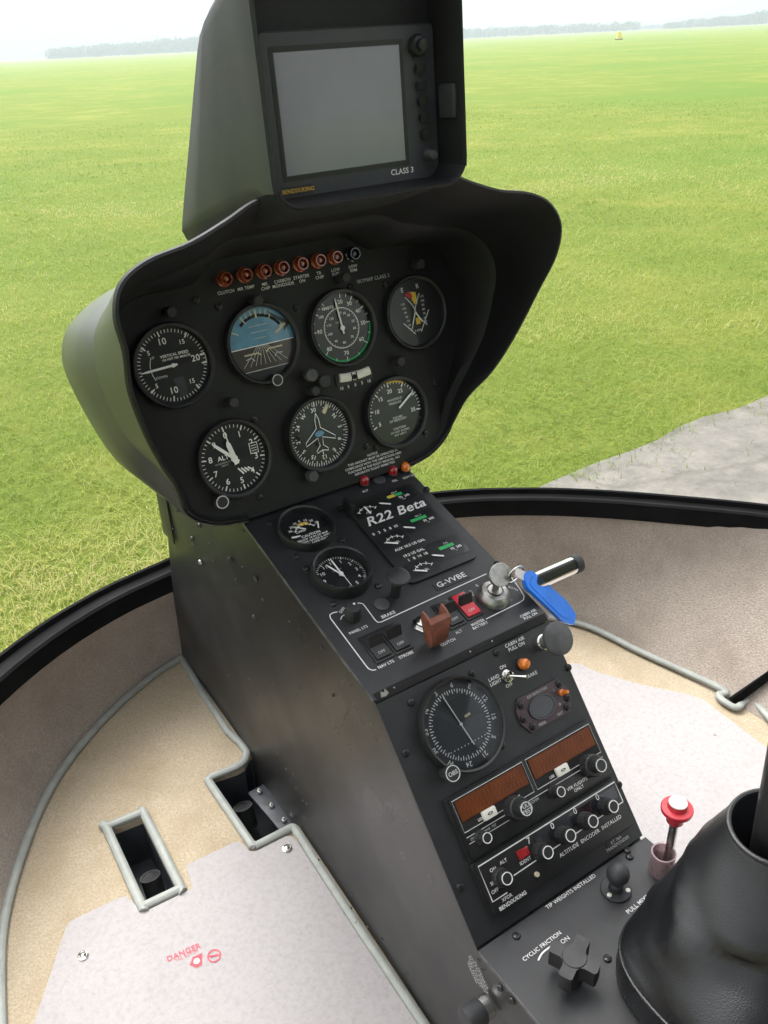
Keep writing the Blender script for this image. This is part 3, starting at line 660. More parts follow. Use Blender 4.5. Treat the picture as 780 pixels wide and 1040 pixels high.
# brake pull knob (mushroom)
bk = MB(); bk.lathe([(.0048, 0), (.0048, .018), (.0055, .021), (.0105, .0235), (.0118, .0255), (.0112, .0275), (.009, .0285), (0, .0288)], 30)
u, v = Bp(401, 604.5); build('brake_knob', bk, M['knob'], console, FB.mat(u, v), 'black mushroom pull knob in front of the engine gauge cluster')
hk = MB(); hk.box(-.007, .003, -.004, .002, 0, .004, 0, .0006); hk.box(-.0025, .003, -.016, .0, 0, .016, 0, .001); hk.stroke([(-.012, .003), (-.003, .003)], .0016, .001, 0)
u, v = Bp(349, 516); build('bracket', hk, M['bezel'], console, FB.mat(u, v, 0), 'small black clip at the top left corner of the engine gauge cluster')
# dimmer knob
dk = MB(); dk.lathe([(.0078, 0), (.0078, .006), (.0072, .007), (.0070, .013), (.0060, .0145), (0, .0148)], 30, 0, flute=.05); dk.lathe([(.0012, .0149), (.0012, .0153), (0, .0153)], 10, 1, Matrix.Translation((.002, .003, 0)))
u, v = Bp(358, 627); build('dimmer_knob', dk, [M['knob'], M['white']], console, FB.mat(u, v), 'ribbed black panel light knob at the corner of the white line')
# rocker switches
def rocker(name, px, py, mat, label, lever=True):
    s = MB(); s.box(-.0098, .0098, -.0165, .0165, 0, .0012, 2, .0003)
    s.box(-.0078, .0078, -.0140, .0140, .0012, .0034, 0, .0008)
    s.text('ON', 0, .0088, .0042, .0037, 1); s.text('OFF', 0, -.0088, .0042, .0037, 1)
    g = build(name, s, [M[mat], M['dimwhite'] if mat == 'bezel' else M['white'], M['bezel']], console, FB.mat(*Bp(px, py)), label)
    l = MB(); l.prism([(-.0020, .003), (.0020, .003), (.0011, .0135), (-.0011, .0135)], -.0072, .0072, 0, Matrix.Rotation(PI/2, 4, 'Y') @ Matrix.Rotation(PI/2, 4, 'Z') @ Matrix.Rotation(R_(-22), 4, 'Z'))
    build('lever', l, M['knob'], g, FB.mat(*Bp(px, py)))
    return g
rocker('rocker_switch', 382, 657.5, 'bezel', 'black rocker switch marked NAV LTS')
rocker('rocker_switch', 401, 649, 'bezel', 'black rocker switch marked STROBE')
rocker('rocker_switch', 456, 624.5, 'bezel', 'black rocker switch half hidden behind the red guard')
rocker('rocker_switch', 473, 615.5, 'redswitch', 'bright red rocker switch marked master battery')
# guarded clutch switch
gb = MB(); gb.lathe([(.0095, 0), (.0095, .003), (.007, .0035), (.007, .008), (.0055, .0085), (0, .0085)], 6, 0); gb.lathe([(.0032, .008), (.0026, .016), (0, .017)], 14, 0)
u, v = Bp(428, 636); gs = build('guarded_switch', gb, M['chrome'], console, FB.mat(u, v), 'clutch toggle switch under a faded red flip guard')
gd = MB(); th = .0018; wv = .0112
# guard: a U section cover hinged at its lower end
prof = [(-.0035, .002), (-.0065, .012), (-.001, .0345), (.006, .0375), (.0135, .0375), (.0135, .030), (.009, .014), (.007, .002)]
PN = len(prof); xk = lambda z: .62+.38*min(1, z/.030)
for sx in (-1, 1):
    ou = [(sx*wv*xk(z), y, z) for y, z in prof]; inn = [(sx*(wv*xk(z)-th), y, z) for y, z in prof]
    gd.add(ou+inn, [list(range(PN)), [PN+i for i in range(PN)][::-1]]+[[i, (i+1) % PN, PN+(i+1) % PN, PN+i] for i in range(PN)], 0)
top = prof[:3]+[(.003, .0362)]
gd.add([(-wv*xk(z)+.0001, y-.0002, z) for y, z in top]+[(wv*xk(z)-.0001, y-.0002, z) for y, z in top]+[(-wv*xk(z)+.0001, y+.002, z-.001) for y, z in top]+[(wv*xk(z)-.0001, y+.002, z-.001) for y, z in top], [[i, i+1, 4+i+1, 4+i] for i in range(3)]+[[8+i, 12+i, 12+i+1, 8+i+1] for i in range(3)]+[[3, 7, 15, 11], [0, 8, 12, 4]], 0)
u2, v2 = Bp(441, 655); build('guard', gd, M['guard'], gs, FB.mat(u2, v2, .001), 'faded red flip guard', recalc=True)
# ignition lock
ig = MB(); ig.lathe([(.0165, 0), (.0168, .002), (.0155, .007), (.0125, .0105), (.0085, .0115), (.0082, .0085), (.007, .0085), (.007, .012), (0, .012)], 44)
igu, igv = Bp(500.5, 607); build('ignition_lock', ig, M['brushed'], console, FB.mat(igu, igv), 'round brushed metal ignition lock holding the key')

# ================================================================== radio panel C
def Cp(px, py, w=0): return FC.uv(px, py, w)
mb = MB(); mb.prism([(-.1000, -.0025), (.0995, -.0025), (.0995, -.2195), (-.1000, -.2195)], -.003, 0, 0)
T = lambda t, px, py, s, m=1, **k: mb.text(t, *Cp(px, py), s, .0004, m, **k)
T('CABIN AIR\nPULL ON', 523.5, 654.5, .0047, bold=.012); T('LAND\nLIGHT', 502.4, 691, .0046, bold=.012); T('ON', 510.5, 677.5, .0044, bold=.012); T('OFF', 517, 696, .0044, bold=.012); T('BRAKE', 539.5, 685.5, .0046, bold=.012)
build('radio_panel', mb, [M['panel'], M['white']], console, FC.mat())
gap = MB(); gap.box(-.098, .098, -.004, .004, -.006, .0015, 0, .0008); gap.prism([(-.094, -.0015), (-.0925, .0035), (-.0895, .0015), (-.0875, .004), (-.0855, -.0005), (-.089, -.0022)], .0012, .0022, 1)  # black strip stands for the shade in the gap, with steel nicks on it
for x in (-.080, .004, .03): gap.box(x, x+.0016, .0005, .002, .0012, .0022, 1, .0003)
build('gap_shade_strip', gap, [M['dark'], M['steel']], console, FC.mat(0, .0025, 0))
for p in [(417.3, 713.5), (411.8, 764.5), (479.5, 684), (509.5, 757), (504, 663), (577, 678), (467, 901), (628.3, 797)]: screw(FC, *Cp(*p))
# course indicator
b = MB(); b.disc(.0395, 0, SL); b.ring([(.0393, .0001), (.0393, .0003), (.0270, .0003), (.0270, .0001)], 48, SL); r0 = -15
for k in range(72): a = k*5-60; b.ticks(a, a, 0, .0272 if k % 2 == 0 else .0288, .0312, .0009, .0006, WH)
CD = [('N', 0), ('3', 30), ('6', 60), ('E', 90), ('12', 120), ('15', 150), ('S', 180), ('21', 210), ('24', 240), ('W', 270), ('30', 300), ('33', 330)]
for t, hd in CD: num(b, t, hd-48, .0348, .0062, .0006, rad=True, bold=.02)
for k in range(11): b.lathe([(.0006, .0003), (0, .0004)], 8, WH, Matrix.Translation((-.019+.0038*k, -.0185-.0*abs(k-5), 0)))
b.stroke([(.007, .004), (.0135, .0046)], .0022, .0005, CM)
b.flat([(-.016, .0225), (.0205, .0225), (.0245, .0), (.002, .002), (-.003, .008), (-.012, .017)], .00015, CK)  # dial's own dark slate; the lighter face around it paints the glass reflection
ar = MB(); a0 = R_(-14); 
cdu, cdv = .3668-.4, -.0500
gauge('course_indicator', FC, cdu, cdv, .0425, 'large round course indicator with compass ring above the radios', b, [needle(-12, .0285, .0215, .0009, hub=.0014, wt=.0009)], rd=.0392, lipz=.011, glass=True,
      knob=(*Cp(460, 785.5, .016), .0072, .016, 'knob', 'OBS'))
# cabin air knob
ck = MB(); ck.lathe([(.0075, 0), (.0082, .003), (.0076, .010), (.006, .011), (.005, .011)], 28, 1); ck.lathe([(.0050, .010), (.0060, .014), (.0085, .019), (.0150, .030), (.0158, .032), (.0156, .0345), (.0145, .0352), (0, .0354)], 40, 0)
cu_, cv_ = Cp(547, 653.5, .002); build('cabin_air_knob', ck, [M['knob_grey'], M['chrome']], console, FC.mat(cu_+.001, cv_, 0), 'big round dark grey cabin air pull knob on a chrome base')
build('indicator_lamp', lm2, [M['amberlens'], M['bezel']], console, FC.mat(*Cp(531.5, 674.5, .004)), 'orange brake lamp on the radio panel')
tg = MB(); tg.lathe([(.0060, 0), (.0060, .003), (.0048, .0035), (.0048, .0065), (.0035, .007), (.0035, .002), (0, .002)], 6+18, 0); tg.tube([(0, 0, .003), (.006, -.004, .012), (.0098, -.0066, .0175)], [.0016, .0018, .0026], 10, 0)
build('toggle_switch', tg, M['chrome'], console, FC.mat(*Cp(515, 686.5, .002)), 'small chrome landing light toggle switch')
# hour meter plate
px8 = [(521.7, 723.2), (524, 713.5), (561.7, 690), (575.5, 696.5), (580.5, 708), (577.5, 721), (541, 742.5), (528, 738)]
hm = MB(); c8 = [Cp(*p) for p in px8]; hu, hv = np.mean([p[0] for p in c8]), np.mean([p[1] for p in c8])
oct_ = [(-.031, .006), (-.024, .0165), (.024, .0165), (.031, .006), (.031, -.006), (.024, -.0165), (-.024, -.0165), (-.031, -.006)]
hm.prism(oct_, 0, .002, 0); hm.ring([(p*.0) or 0 for p in ()] or [(.0155, .002), (.0155, .0038), (.0135, .0038), (.0135, .002)], 28, 1, Matrix.Diagonal((1, .72, 1, 1)) @ Matrix.Translation((-.003, 0, 0)))
hm.lathe([(.0138, .0021), (.0130, .0034), (0, .0038)], 28, 1, Matrix.Translation((-.003, 0, 0)) @ Matrix.Diagonal((1, .72, 1, 1)))
hm.text('CO DETECTOR', -.002, .0132, .0034, .0023, 2); hm.text('PRESS', -.010, -.0138, .0032, .0023, 2); hm.text('TEST', .012, -.0138, .0032, .0023, 2); hm.text('I', .016, .008, .0034, .0023, 2); hm.text('O', .016, -.006, .0034, .0023, 2)
hmo = build('detector_plate', hm, [M['purple'], M['darkglass'], M['dimwhite']], console, FC.mat(hu, hv), 'eight sided dark purple plate with a small window')
hl = MB(); hl.lathe([(.0030, 0), (.0030, .003), (.0022, .004), (.0020, .010), (.0016, .0112), (0, .0114)], 14)
build('button', hl, M['amberlens'], hmo, FC.mat(hu+.0225, hv+.003, .002))
for du, dv in ((-.0235, .010), (-.027, -.002), (-.021, -.012), (.024, .011), (.0265, -.004), (.022, -.011)): screw(FC, hu+du, hv+dv, .002)
# radio 1
u0, u1 = .3240-.4, .4915-.4; v1, v0 = -.1005, -.1545
r = MB(); r.box(u0-.002, u1+.002, v0, v1, -.004, .004, 0, .0008)
r.box(u0+.001, u1-.001, v0+.001, v1-.001, .004, .0075, 0, .0012)
uc = (u0+u1)/2
fr_in = lambda a, b_, c, d: r.stroke([(a, c), (b_, c), (b_, d), (a, d)], .0007, .0079, 2, closed=True)
ro = []
for a, b_ in ((u0+.003, uc-.002), (uc+.002, u1-.003)):
    r.box(a, b_, v1-.031, v1-.003, .0075, .0078, 1); fr_in(a, b_, v1-.031, v1-.003)
    r.text('USE', a+.019, v1-.0278, .0034, .0081, 3, bold=.02); r.text('STBY', b_-.019, v1-.0278, .0034, .0081, 3, bold=.02)
r.stroke([(u0+.003, v1-.0355), (u1-.003, v1-.0355)], .0007, .0079, 2); r.stroke([(u0+.003, v1-.041), (uc-.012, v1-.041)], .0006, .0079, 2)
for k in range(4): r.text(('CHN', 'ENT', 'PWR', 'TST')[k], u0+.009+.0075*k, v1-.0385, .0030, .0079, 2)
r.text('COMM', uc-.006, v1-.0382, .0034, .0079, 2); r.text('NAV', u1-.012, v1-.0382, .0034, .0079, 2)
r.text('VFR FLIGHTS\nONLY', u1-.041, v1-.0470, .0042, .0079, 3, bold=.012)
rad = build('comm_nav_radio', r, [M['bezel'], M['dark'], M['dimwhite'], M['white']], console, FC.mat(), 'radio with two orange displays')
for a, b_ in ((u0+.003, uc-.002), (uc+.002, u1-.003)):
    d = MB(); d.box(a+.002, b_-.002, v1-.0225, v1-.0045, .0078, .0084, 0)
    W_ = b_-a-.010
    for k in range(16):
        if k % 8 == 7: continue
        x = a+.007+W_*k/16
        for yy in (v1-.0095, v1-.0175): d.stroke([(x, yy-.003), (x+.0005, yy+.003)], .0004, .0086, 1); d.stroke([(x+.003, yy-.003), (x+.0035, yy+.003)], .0004, .0086, 1)
        for yy in (v1-.0065, v1-.0135, v1-.0205): d.stroke([(x+.0004, yy), (x+.003, yy)], .0004, .0086, 1)
    build('display', d, [M['orangelcd'], M['orangeseg']], rad, FC.mat())
def rknob(F, u, v, r1, h1, r2, h2, parent, cap=None, w=.0075, ringm='dimwhite'):
    k = MB(); k.lathe([(r1*1.05, 0), (r1*1.05, .002), (r1, .003), (r1, h1-.001), (r1*.92, h1), (r2+.0002, h1)], 30, 0, flute=.05)
    k.lathe([(r2, h1-.001), (r2, h2-.0008), (r2*.9, h2), (0, h2)], 26, 0, flute=.04)
    k.ring([(r2*.92, h2), (r2*.92, h2+.0004), (r2*.78, h2+.0004), (r2*.78, h2)], 26, 1)
    if cap: k.text(cap, 0, 0, r2*.75, h2+.0003, 1, bold=.02)
    return build('knob', k, [M['knob'], M[ringm]], parent, F.mat(u, v, w))
uvr = lambda px, py, w: Cp(px, py, w)
rknob(FC, *uvr(528, 821, .018), .0105, .012, .0065, .021, rad, 'PULL\nTEST', )
rknob(FC, *uvr(603.5, 777.5, .016), .0105, .010, .0065, .019, rad)
rknob(FC, *uvr(490.5, 850.5, .012), .0062, .004, .0050, .012, rad, ringm='white'); rknob(FC, *uvr(565, 804, .012), .0062, .004, .0050, .012, rad, ringm='white')
for p in ((497, 826), (571, 782)):
    k = MB(); k.box(-.0072, .0072, -.0042, .0042, 0, .004, 0, .0014); k.text('<>', 0, 0, .005, .0043, 1, bold=.03); build('transfer_button', k, [M['ivory'], M['dark']], rad, FC.mat(*uvr(*p, .010), .0078))
# transponder
v1b, v0b = -.1580, -.2035
t_ = MB(); t_.box(u0-.002, u1+.001, v0b, v1b, -.004, .004, 0, .0008); t_.box(u0, u1-.001, v0b+.001, v1b-.0006, .004, .0085, 0, .0010)
t_.stroke([(u0+.018, v1b-.034), (u0+.002, v1b-.034), (u0+.002, v1b-.003), (u1-.003, v1b-.003), (u1-.003, v1b-.022)], .0011, .0089, 1)
t_.stroke([(u0+.030, v1b-.025), (u1-.003, v1b-.0225)], .0010, .0089, 1)
t_.box(uc-.022, u1-.006, v1b-.0165, v1b-.006, .0085, .0089, 2)
for k, d in enumerate('7000'):
    p = Cp(*((537, 854), (561, 839), (584, 824), (606.7, 810))[k], .009); t_.text(d, p[0], p[1], .0078, .0092, 1)
t_.text('ALTITUDE  ENCODER  INSTALLED', uc+.034, v1b-.0325, .0048, .0088, 1, bold=.012)
for tx, x, y in (('SBY', .010, -.021), ('ON', .014, -.0115), ('ALT', .026, -.0105), ('OFF', .008, -.0275), ('XPDR', .016, -.0375), ('IDENT', .046, -.0200)): t_.text(tx, u0+x, v1b+y, .0042, .0088, 1, bold=.012)
t_.text('BENDIX/KING', u0+.020, v1b-.0425, .0046, .0088, 1, bold=.02)
t_.box(uc+.050, u1-.004, v0b-.012, v0b-.003, .0, .0006, 0); t_.text('KT 76A\nTRANSPONDER', uc+.062, v0b-.0075, .0040, .0009, 3)
tro = build('transponder', t_, [M['bezel'], M['white'], M['darkglass'], M['dimwhite']], console, FC.mat(), 'transponder with white outline and four round knobs')
for p in ((555, 865.5), (578, 848.5), (600.8, 834), (621.5, 819)): rknob(FC, *uvr(*p, .020), .0078, .008, .0060, .014, tro, ringm='white', w=.0085)
k = rknob(FC, *uvr(513.5, 892, .018), .0080, .006, .0058, .012, tro, ringm='white', w=.0085)
k = MB(); k.box(-.006, .006, -.0038, .0038, 0, .002, 0, .0006); build('ident_lamp', k, M['redlens'], tro, FC.mat(u0+.0465, v1b-.0130, .0085))
k = MB(); k.lathe([(.0022, 0), (.0022, .002), (0, .0022)], 14); build('light_sensor', k, M['cream'], tro, FC.mat(*uvr(545, 888, .009), .0085))

# ================================================================== shelf D
def Dp(px, py, w=0): return FD.uv(px, py, w)
mb = MB(); mb.prism([(-.0995, -.001), (.1015, -.001), (.1015, -.26), (-.0995, -.26)], -.003, 0, 0)
def Tl(t, p0, p1, s, **k):      # a line of print set between two points
    a, b_ = np.array(Dp(*p0)), np.array(Dp(*p1)); c = (a+b_)/2; mb.text(t, c[0], c[1], s, .0004, 1, rot=math.atan2(b_[1]-a[1], b_[0]-a[0]), **k)
Tl('TIP WEIGHTS INSTALLED', (560, 919), (599.7, 892.3), .0050, bold=.015); Tl('CYCLIC FRICTION', (535, 972.7), (566, 949.6), .0050, bold=.012); Tl('ON', (571, 957), (577, 953), .0056); Tl('PULL MIXTURE', (640, 925), (664, 906), .0056, bold=.012)
mb.stroke(spline([Dp(546.5, 975.7), Dp(551, 968), Dp(560, 961)], 5), .0014, .0004, 1)
build('shelf_panel', mb, [M['panel'], M['white']], console, FD.mat())
eb = MB(); eb.box(-.1004, -.0996, -.26, -.0015, -.0032, .0006, 0, .0003); build('edge_highlight_strip', eb, M['edge'], console, FD.mat(), 'painted highlight along the left edge of the shelf')  # shelf edge highlight put in as a lighter strip
for p in [(524.6, 951), (639.5, 870.5), (617, 974), (637, 864)]: screw(FD, *Dp(*p))
# ball mount
bm_ = MB(); bm_.lathe([(.0172, 0), (.0172, .0022), (.0162, .0030), (.0085, .0032), (.0080, .010), (.0060, .012), (.0058, .016)], 36, 0)
bm_.lathe([(.0127*math.sin(t), .0265-.0127*math.cos(t)) for t in np.linspace(.42, PI, 16)], 32, 0)
for a in (20, 140, 260): x, y = P(a, .0128); bm_.lathe([(.0028, .003), (.0026, .0042), (0, .0046)], 14, 1, Matrix.Translation((x, y, 0)))
u, v = Dp(625.4, 903.8); build('ball_mount', bm_, [M['rubber'], M['ivory']], console, FD.mat(u, v) @ Matrix.Diagonal((.80, .80, .80, 1)), 'black ball mount on a round base with white screw caps')
# star friction knob
st = MB(); R1, R2 = .0205, .0098; pts = []
for k in range(4):
    a = 90*k+66
    for da, rr in ((-17, R1*.96), (-11, R1), (11, R1), (17, R1*.96), (29, R2*1.18), (45, R2), (61, R2*1.18)): x, y = P(a+da, rr); pts.append((x, y))
st.prism(pts, .012, .0285, 0); st.lathe([(.0085, 0), (.0085, .012)], 24, 0); st.lathe([(.010, .0285), (.0095, .0293), (0, .0296)], 24, 0)
u, v = Dp(581, 994); 
build('friction_knob', st, M['knob'], console, FD.mat(u, v), 'black star shaped cyclic friction knob on the shelf', sharp=40)
# mixture control
mu, mv = Dp(677, 880); mx = MB(); mx.lathe([(.0040, 0), (.0040, .074)], 16, 0); mix = build('mixture_control', mx, M['steel'], console, FD.mat(mu, mv), 'red mixture knob on a steel rod')
mk = MB(); MZ = Matrix.Translation((0, 0, .028)); mk.lathe([(.0062, .030), (.0075, .032), (.0078, .043), (.0136, .0445), (.0138, .0478), (.0132, .0485), (.0085, .0490), (.0082, .0535), (.0075, .0545)], 36, 0, MZ); mk.lathe([(.0080, .0538), (.0078, .0548), (0, .0552)], 30, 1, MZ)
build('knob', mk, [M['knobred'], M['ivory']], mix, FD.mat(mu, mv))
pc = MB(); pc.ring([(.0110, 0), (.0110, .024), (.0095, .024), (.0095, 0)], 32); build('collar', pc, M['pink'], mix, FD.mat(*Dp(671, 884)), 'translucent pinkish guard collar')
# knob on the console side
sk = MB(); sk.lathe([(.010, 0), (.0105, .004), (.0102, .0085)], 30, 1); sk.lathe([(.0098, .0085), (.0112, .0095), (.0116, .023), (.0108, .0255), (.0095, .026), (0, .026)], 34, 0)
p = at_x(497, 1020, -.0985); build('side_knob', sk, [M['rubber'], M['chrome']], console, MS(p), 'dark round knob with chrome collar low on the console side')
pc = MB(); 
for k in range(5): pc.text(('ALTERNATE', 'STATIC SOURCE', 'PULL TO OPEN', 'SEE FLIGHT', 'MANUAL')[k], 0, -.0042*k, .0044, .0004, 0)
p = at_x(489, 990, -.0987); build('side_placard', pc, M['dimwhite'], console, Matrix.Translation(Vector(p)) @ Matrix.Rotation(-PI/2, 4, 'Z') @ Matrix.Rotation(PI/2, 4, 'X') @ Matrix.Rotation(-.75, 4, 'Z'), 'small white lettering low on the console side')
for p in [(508.5, 1003), (520.5, 1016)]: dup(f if False else SCR[0], MS(at_x(*p, -.0986)), console)

# ================================================================== moving map display
disp = thing('map_display', 'square grey map display screen in a dark hooded housing on top of the console', 'display', FS.pt(0, -.02, -.05))
def half_rr(hw_, vb, vt, rb, rt, w, sh=0):
    L = [(0, vt, w), (hw_*.5, vt, w)]
    for i in range(5): t = R_(90-22.5*i); L.append((hw_-rt+rt*math.cos(t), vt-rt+rt*math.sin(t), w))
    L.append((hw_, (vb+vt)/2, w))
    for i in range(5): t = R_(-22.5*i); L.append((hw_-rb+rb*math.cos(t), vb+rb+rb*math.sin(t), w))
    L += [(hw_*.5, vb, w), (0, vb, w)]
    return [(a, b_, c_-sh*(vt-b_)) for a, b_, c_ in L]
def full_s(L, k=2):
    h = spline(L, k); pts = [(-u, v, w) for u, v, w in h[-2:0:-1]]+h
    return [tuple(FS.pt(*p)) for p in pts]
B0 = -.013
mb = MB()
mb.loft([full_s(half_rr(.0845, B0+.004, .158, .016, .020, .0005)), full_s(half_rr(.0865, B0+.002, .163, .018, .022, .036)), full_s(half_rr(.0885, B0, .166, .020, .024, .039)), full_s(half_rr(.0905, B0-.002, .168, .022, .026, .036))], 1, closed=True)
mb.loft([full_s(half_rr(.0905, B0-.002, .168, .022, .026, .036)), full_s(half_rr(.0900, B0-.003, .166, .022, .026, .022)), full_s(half_rr(.0885, B0-.008, .163, .024, .026, .006)), full_s(half_rr(.0855, B0-.018, .156, .03, .028, -.008, .12)), full_s(half_rr(.082, B0-.03, .150, .03, .032, -.035, .30)), full_s(half_rr(.077, B0-.045, .143, .03, .034, -.064, .50)), full_s(half_rr(.070, B0-.060, .135, .03, .034, -.088, .70)), full_s(half_rr(.055, B0-.065, .120, .03, .030, -.102, .78)), full_s(half_rr(.03, B0-.065, .095, .02, .02, -.112, .80))], 0, closed=True, cap1=True)
build('housing', mb, [M['housing'], M['hood']], disp, sharp=60)
def Sp(px, py, w=0): return FS.uv(px, py, w)
sTL, sTR, sBR, sBL = [Sp(*p) for p in ((273.5, 52.5), (399.5, 47.5), (408.5, 160), (288, 181))]
sx0 = (sTL[0]+sBL[0])/2; sx1 = (sTR[0]+sBR[0])/2; sy0 = (sBL[1]+sBR[1])/2; sy1 = (sTL[1]+sTR[1])/2
mb = MB(); 
mb.prism(rrect(-.0840, .0840, B0+.001, .158, .02), -.004, .0005, 0)
mb.prism(rrect(sx0-.010, .0835, sy0-.016, sy1+.014, .004), .0005, .006, 1)
for k in range(2): mb.stroke([(sx0-.010, sy1+.0135), (.083, sy1+.0135)], .0005, .0064, 2)
fw = .0045
mb.stroke([(sx0-fw/2, sy0-fw/2), (sx1+fw/2, sy0-fw/2), (sx1+fw/2, sy1+fw/2), (sx0-fw/2, sy1+fw/2)], fw, .0064, 2, closed=True)
mb.text('CLASS 3', sx1-.004, sy0-.0085, .0062, .0064, 3, bold=.015)
mb.box(sx0-.006, sx0+.022, sy0-.0150, sy0-.0075, .0055, .0062, 2); mb.text('BENDIX/KING', sx0+.008, sy0-.0112, .0044, .0066, 4, bold=.02)
bz = build('bezel', mb, [M['hood'], M['duplate'], M['bezel'], M['white'], M['gold']], disp, FS.mat())
scn = MB(); scn.box(sx0, sx1, sy0, sy1, .002, .0062, 0); build('screen', scn, M['screen'], disp, FS.mat(), 'blank grey screen')
bt = MB(); bt.prism(rrect(-.0048, .0048, -.0036, .0036, .0025, 3), 0, .003, 0); bt.prism(rrect(-.0040, .0040, -.0028, .0028, .002, 3), .003, .0036, 0)
fb = None
for p in [(427.5, 70), (429, 86.5), (430.5, 103), (432, 119.5), (433.5, 136)]:
    W = FS.mat(*Sp(*p, .009), .006); fb = build('button', bt, M['bezel'], disp, W) if fb is None else (dup(fb, W, disp) and fb)
kk = MB(); kk.lathe([(.0082, 0), (.0082, .004), (.007, .006), (.0048, .0065), (.0045, .011), (0, .0115)], 28); build('rotary_knob', kk, M['bezel'], disp, FS.mat(*Sp(425.5, 46, .010), .006))
kk = MB(); kk.lathe([(.0040, 0), (.0040, .008), (.0034, .010), (0, .0102)], 20); build('rotary_knob', kk, M['knob_grey'], disp, FS.mat(*Sp(437, 157, .010), .006), 'small grey knob at the lower corner')
kk = MB(); kk.box(-.0035, .002, -.013, .013, -.010, .010, 0, .003); build('side_latch', kk, M['rubber'], disp, FS.mat(.0850, Sp(452, 103, .025)[1], .022))

# ================================================================== ignition key
kp = FB.pt(igu, igv, .012)
key = thing('ignition_key', 'steel key in the ignition lock with a split ring and bright blue plastic tag', 'key', kp)
MK = FB.mat(igu, igv, .012)
kb = MB()
kb.box(-.004, .004, -.001, .001, -.004, .014, 0, .0004)
kb.lathe([(.0098, -.0012), (.0104, -.0006), (.0104, .0006), (.0098, .0012)], 30, 0, Matrix.Translation((.001, .0, .020)) @ Matrix.Rotation(R_(38), 4, 'X') @ Matrix.Rotation(R_(12), 4, 'Y') @ Matrix.Diagonal((1.5, 1.1, 1, 1)))
build('key_blade', kb, pm('dull nickel', (.30, .29, .27), .3, metal=1, var=.2, scale=150), key, MK)
def W3(F, px, py, w): u, v = F.uv(px, py, w); return F.pt(u, v, w)
c = W3(FB, 524, 583, .020); rb = MB(); q0 = W3(FB, 512.5, 589, .022); q1 = W3(FB, 535, 574.5, .026)
cen = (q0+q1)/2; ax = (q1-q0)/2; rr = np.linalg.norm(ax); axn = ax/rr; up_ = np.array([0, -.25, 1.]); up_ -= axn*(up_@axn); up_ /= np.linalg.norm(up_)
c2 = W3(FB, 523, 583.5, .026); 
rb.tube([tuple(c2+.0108*(math.cos(t)*axn+math.sin(t)*up_*.92)) for t in np.linspace(0, 2*PI, 40, endpoint=False)], .0008, 8, 0, closed=True)
build('key_ring', rb, M['chrome'], key)
# blue tag: tapered slab hanging over the panel edge
g0 = W3(FB, 534, 586, .026); g1 = at_x(582.5, 630, g0[0]+.052)
dv = Vector(g1-g0); Lg = dv.length; dx = dv.normalized()
sd = Vector((.25, .55, .8)); sd = (sd-dx*sd.dot(dx)).normalized(); nn = dx.cross(sd)
TM = Matrix([[dx[i], sd[i], nn[i], g0[i]] for i in range(3)]+[[0, 0, 0, 1]])
tb = MB(); tb.prism(rpoly([(-.004, -.003), (.004, -.0098), (Lg*.78, -.0118), (Lg, -.0060), (Lg, .0060), (Lg*.78, .0112), (.004, .0098), (-.004, .003)], .003, 3), -.0022, .0022, 0)
tb.prism(rpoly([(.006, -.006), (Lg*.72, -.0085), (Lg*.90, -.004), (Lg*.90, .003), (Lg*.72, .0078), (.006, .006)], .003, 3), .0022, .0027, 0); tb.prism(rpoly([(.006, -.006), (Lg*.72, -.0085), (Lg*.90, -.004), (Lg*.90, .003), (Lg*.72, .0078), (.006, .006)], .003, 3), -.0027, -.0022, 0)
build('key_tag', tb, M['bluetag'], key, TM, 'bright blue plastic tag')
t2 = MB(); t2.prism(rrect(-.016, .001, -.0045, .0045, .003), -.0008, .0008, 0); build('tag_clip', t2, M['sticker'], key, TM @ Matrix.Rotation(.25, 4, 'Z'))

# ================================================================== clear tube behind the console's right edge
ta = at_x(541, 592, .106); tb_ = at_x(584, 573, .165)
tu = thing('sampler_tube', 'clear tube with black end caps sticking out beyond the right edge of the switch panel', 'tube', ta)
mbt = MB(); ta = Vector(ta); tb_ = Vector(tb_); d = (tb_-ta).normalized(); st_ = ta-d*.006
mbt.tube([st_, tb_], .0088, 20, 0); build('tube', mbt, M['tube'], tu)
mbt = MB(); mbt.tube([st_, tb_-d*.003], .0052, 14, 0); build('inner_rod', mbt, pm('olive liquid', (.09, .09, .06), .35), tu)
mbt = MB(); mbt.tube([tb_-d*.004, tb_-d*.002, tb_+d*.004, tb_+d*.006], [.0092, .0100, .0100, .0080], 20, 0); build('end_cap', mbt, M['rubber'], tu)

# ================================================================== cyclic stick boot
boot = thing('cyclic_stick', 'cyclic stick rising from a black leather boot beside the console shelf', 'control stick', FD.pt(.06, -.09, 0))
ZD = FD.o[2]
rimc = np.array(at_z(788, 842, ZD+.150)); basec = np.array([.0455, .205, ZD])
lean = rimc-basec
mbk = MB(); loops = []; Nn = 56
prof = [(0, .083, .086, 0), (.012, .084, .087, .0), (.026, .083, .086, 0), (.030, .0825, .0855, .0), (.036, .081, .083, .02), (.043, .080, .081, .04), (.05, .0785, .079, .08), (.059, .076, .077, .15), (.068, .073, .074, .23), (.076, .070, .071, .31), (.085, .0665, .068, .40), (.093, .063, .0645, .48), (.102, .059, .061, .57), (.11, .0555, .057, .66), (.12, .050, .0515, .77), (.136, .0415, .0425, .90), (.147, .0355, .0355, .985), (.150, .0345, .0345, 1.0), (.151, .0330, .0330, 1.0), (.146, .0315, .0315, .97), (.11, .032, .032, .62)]
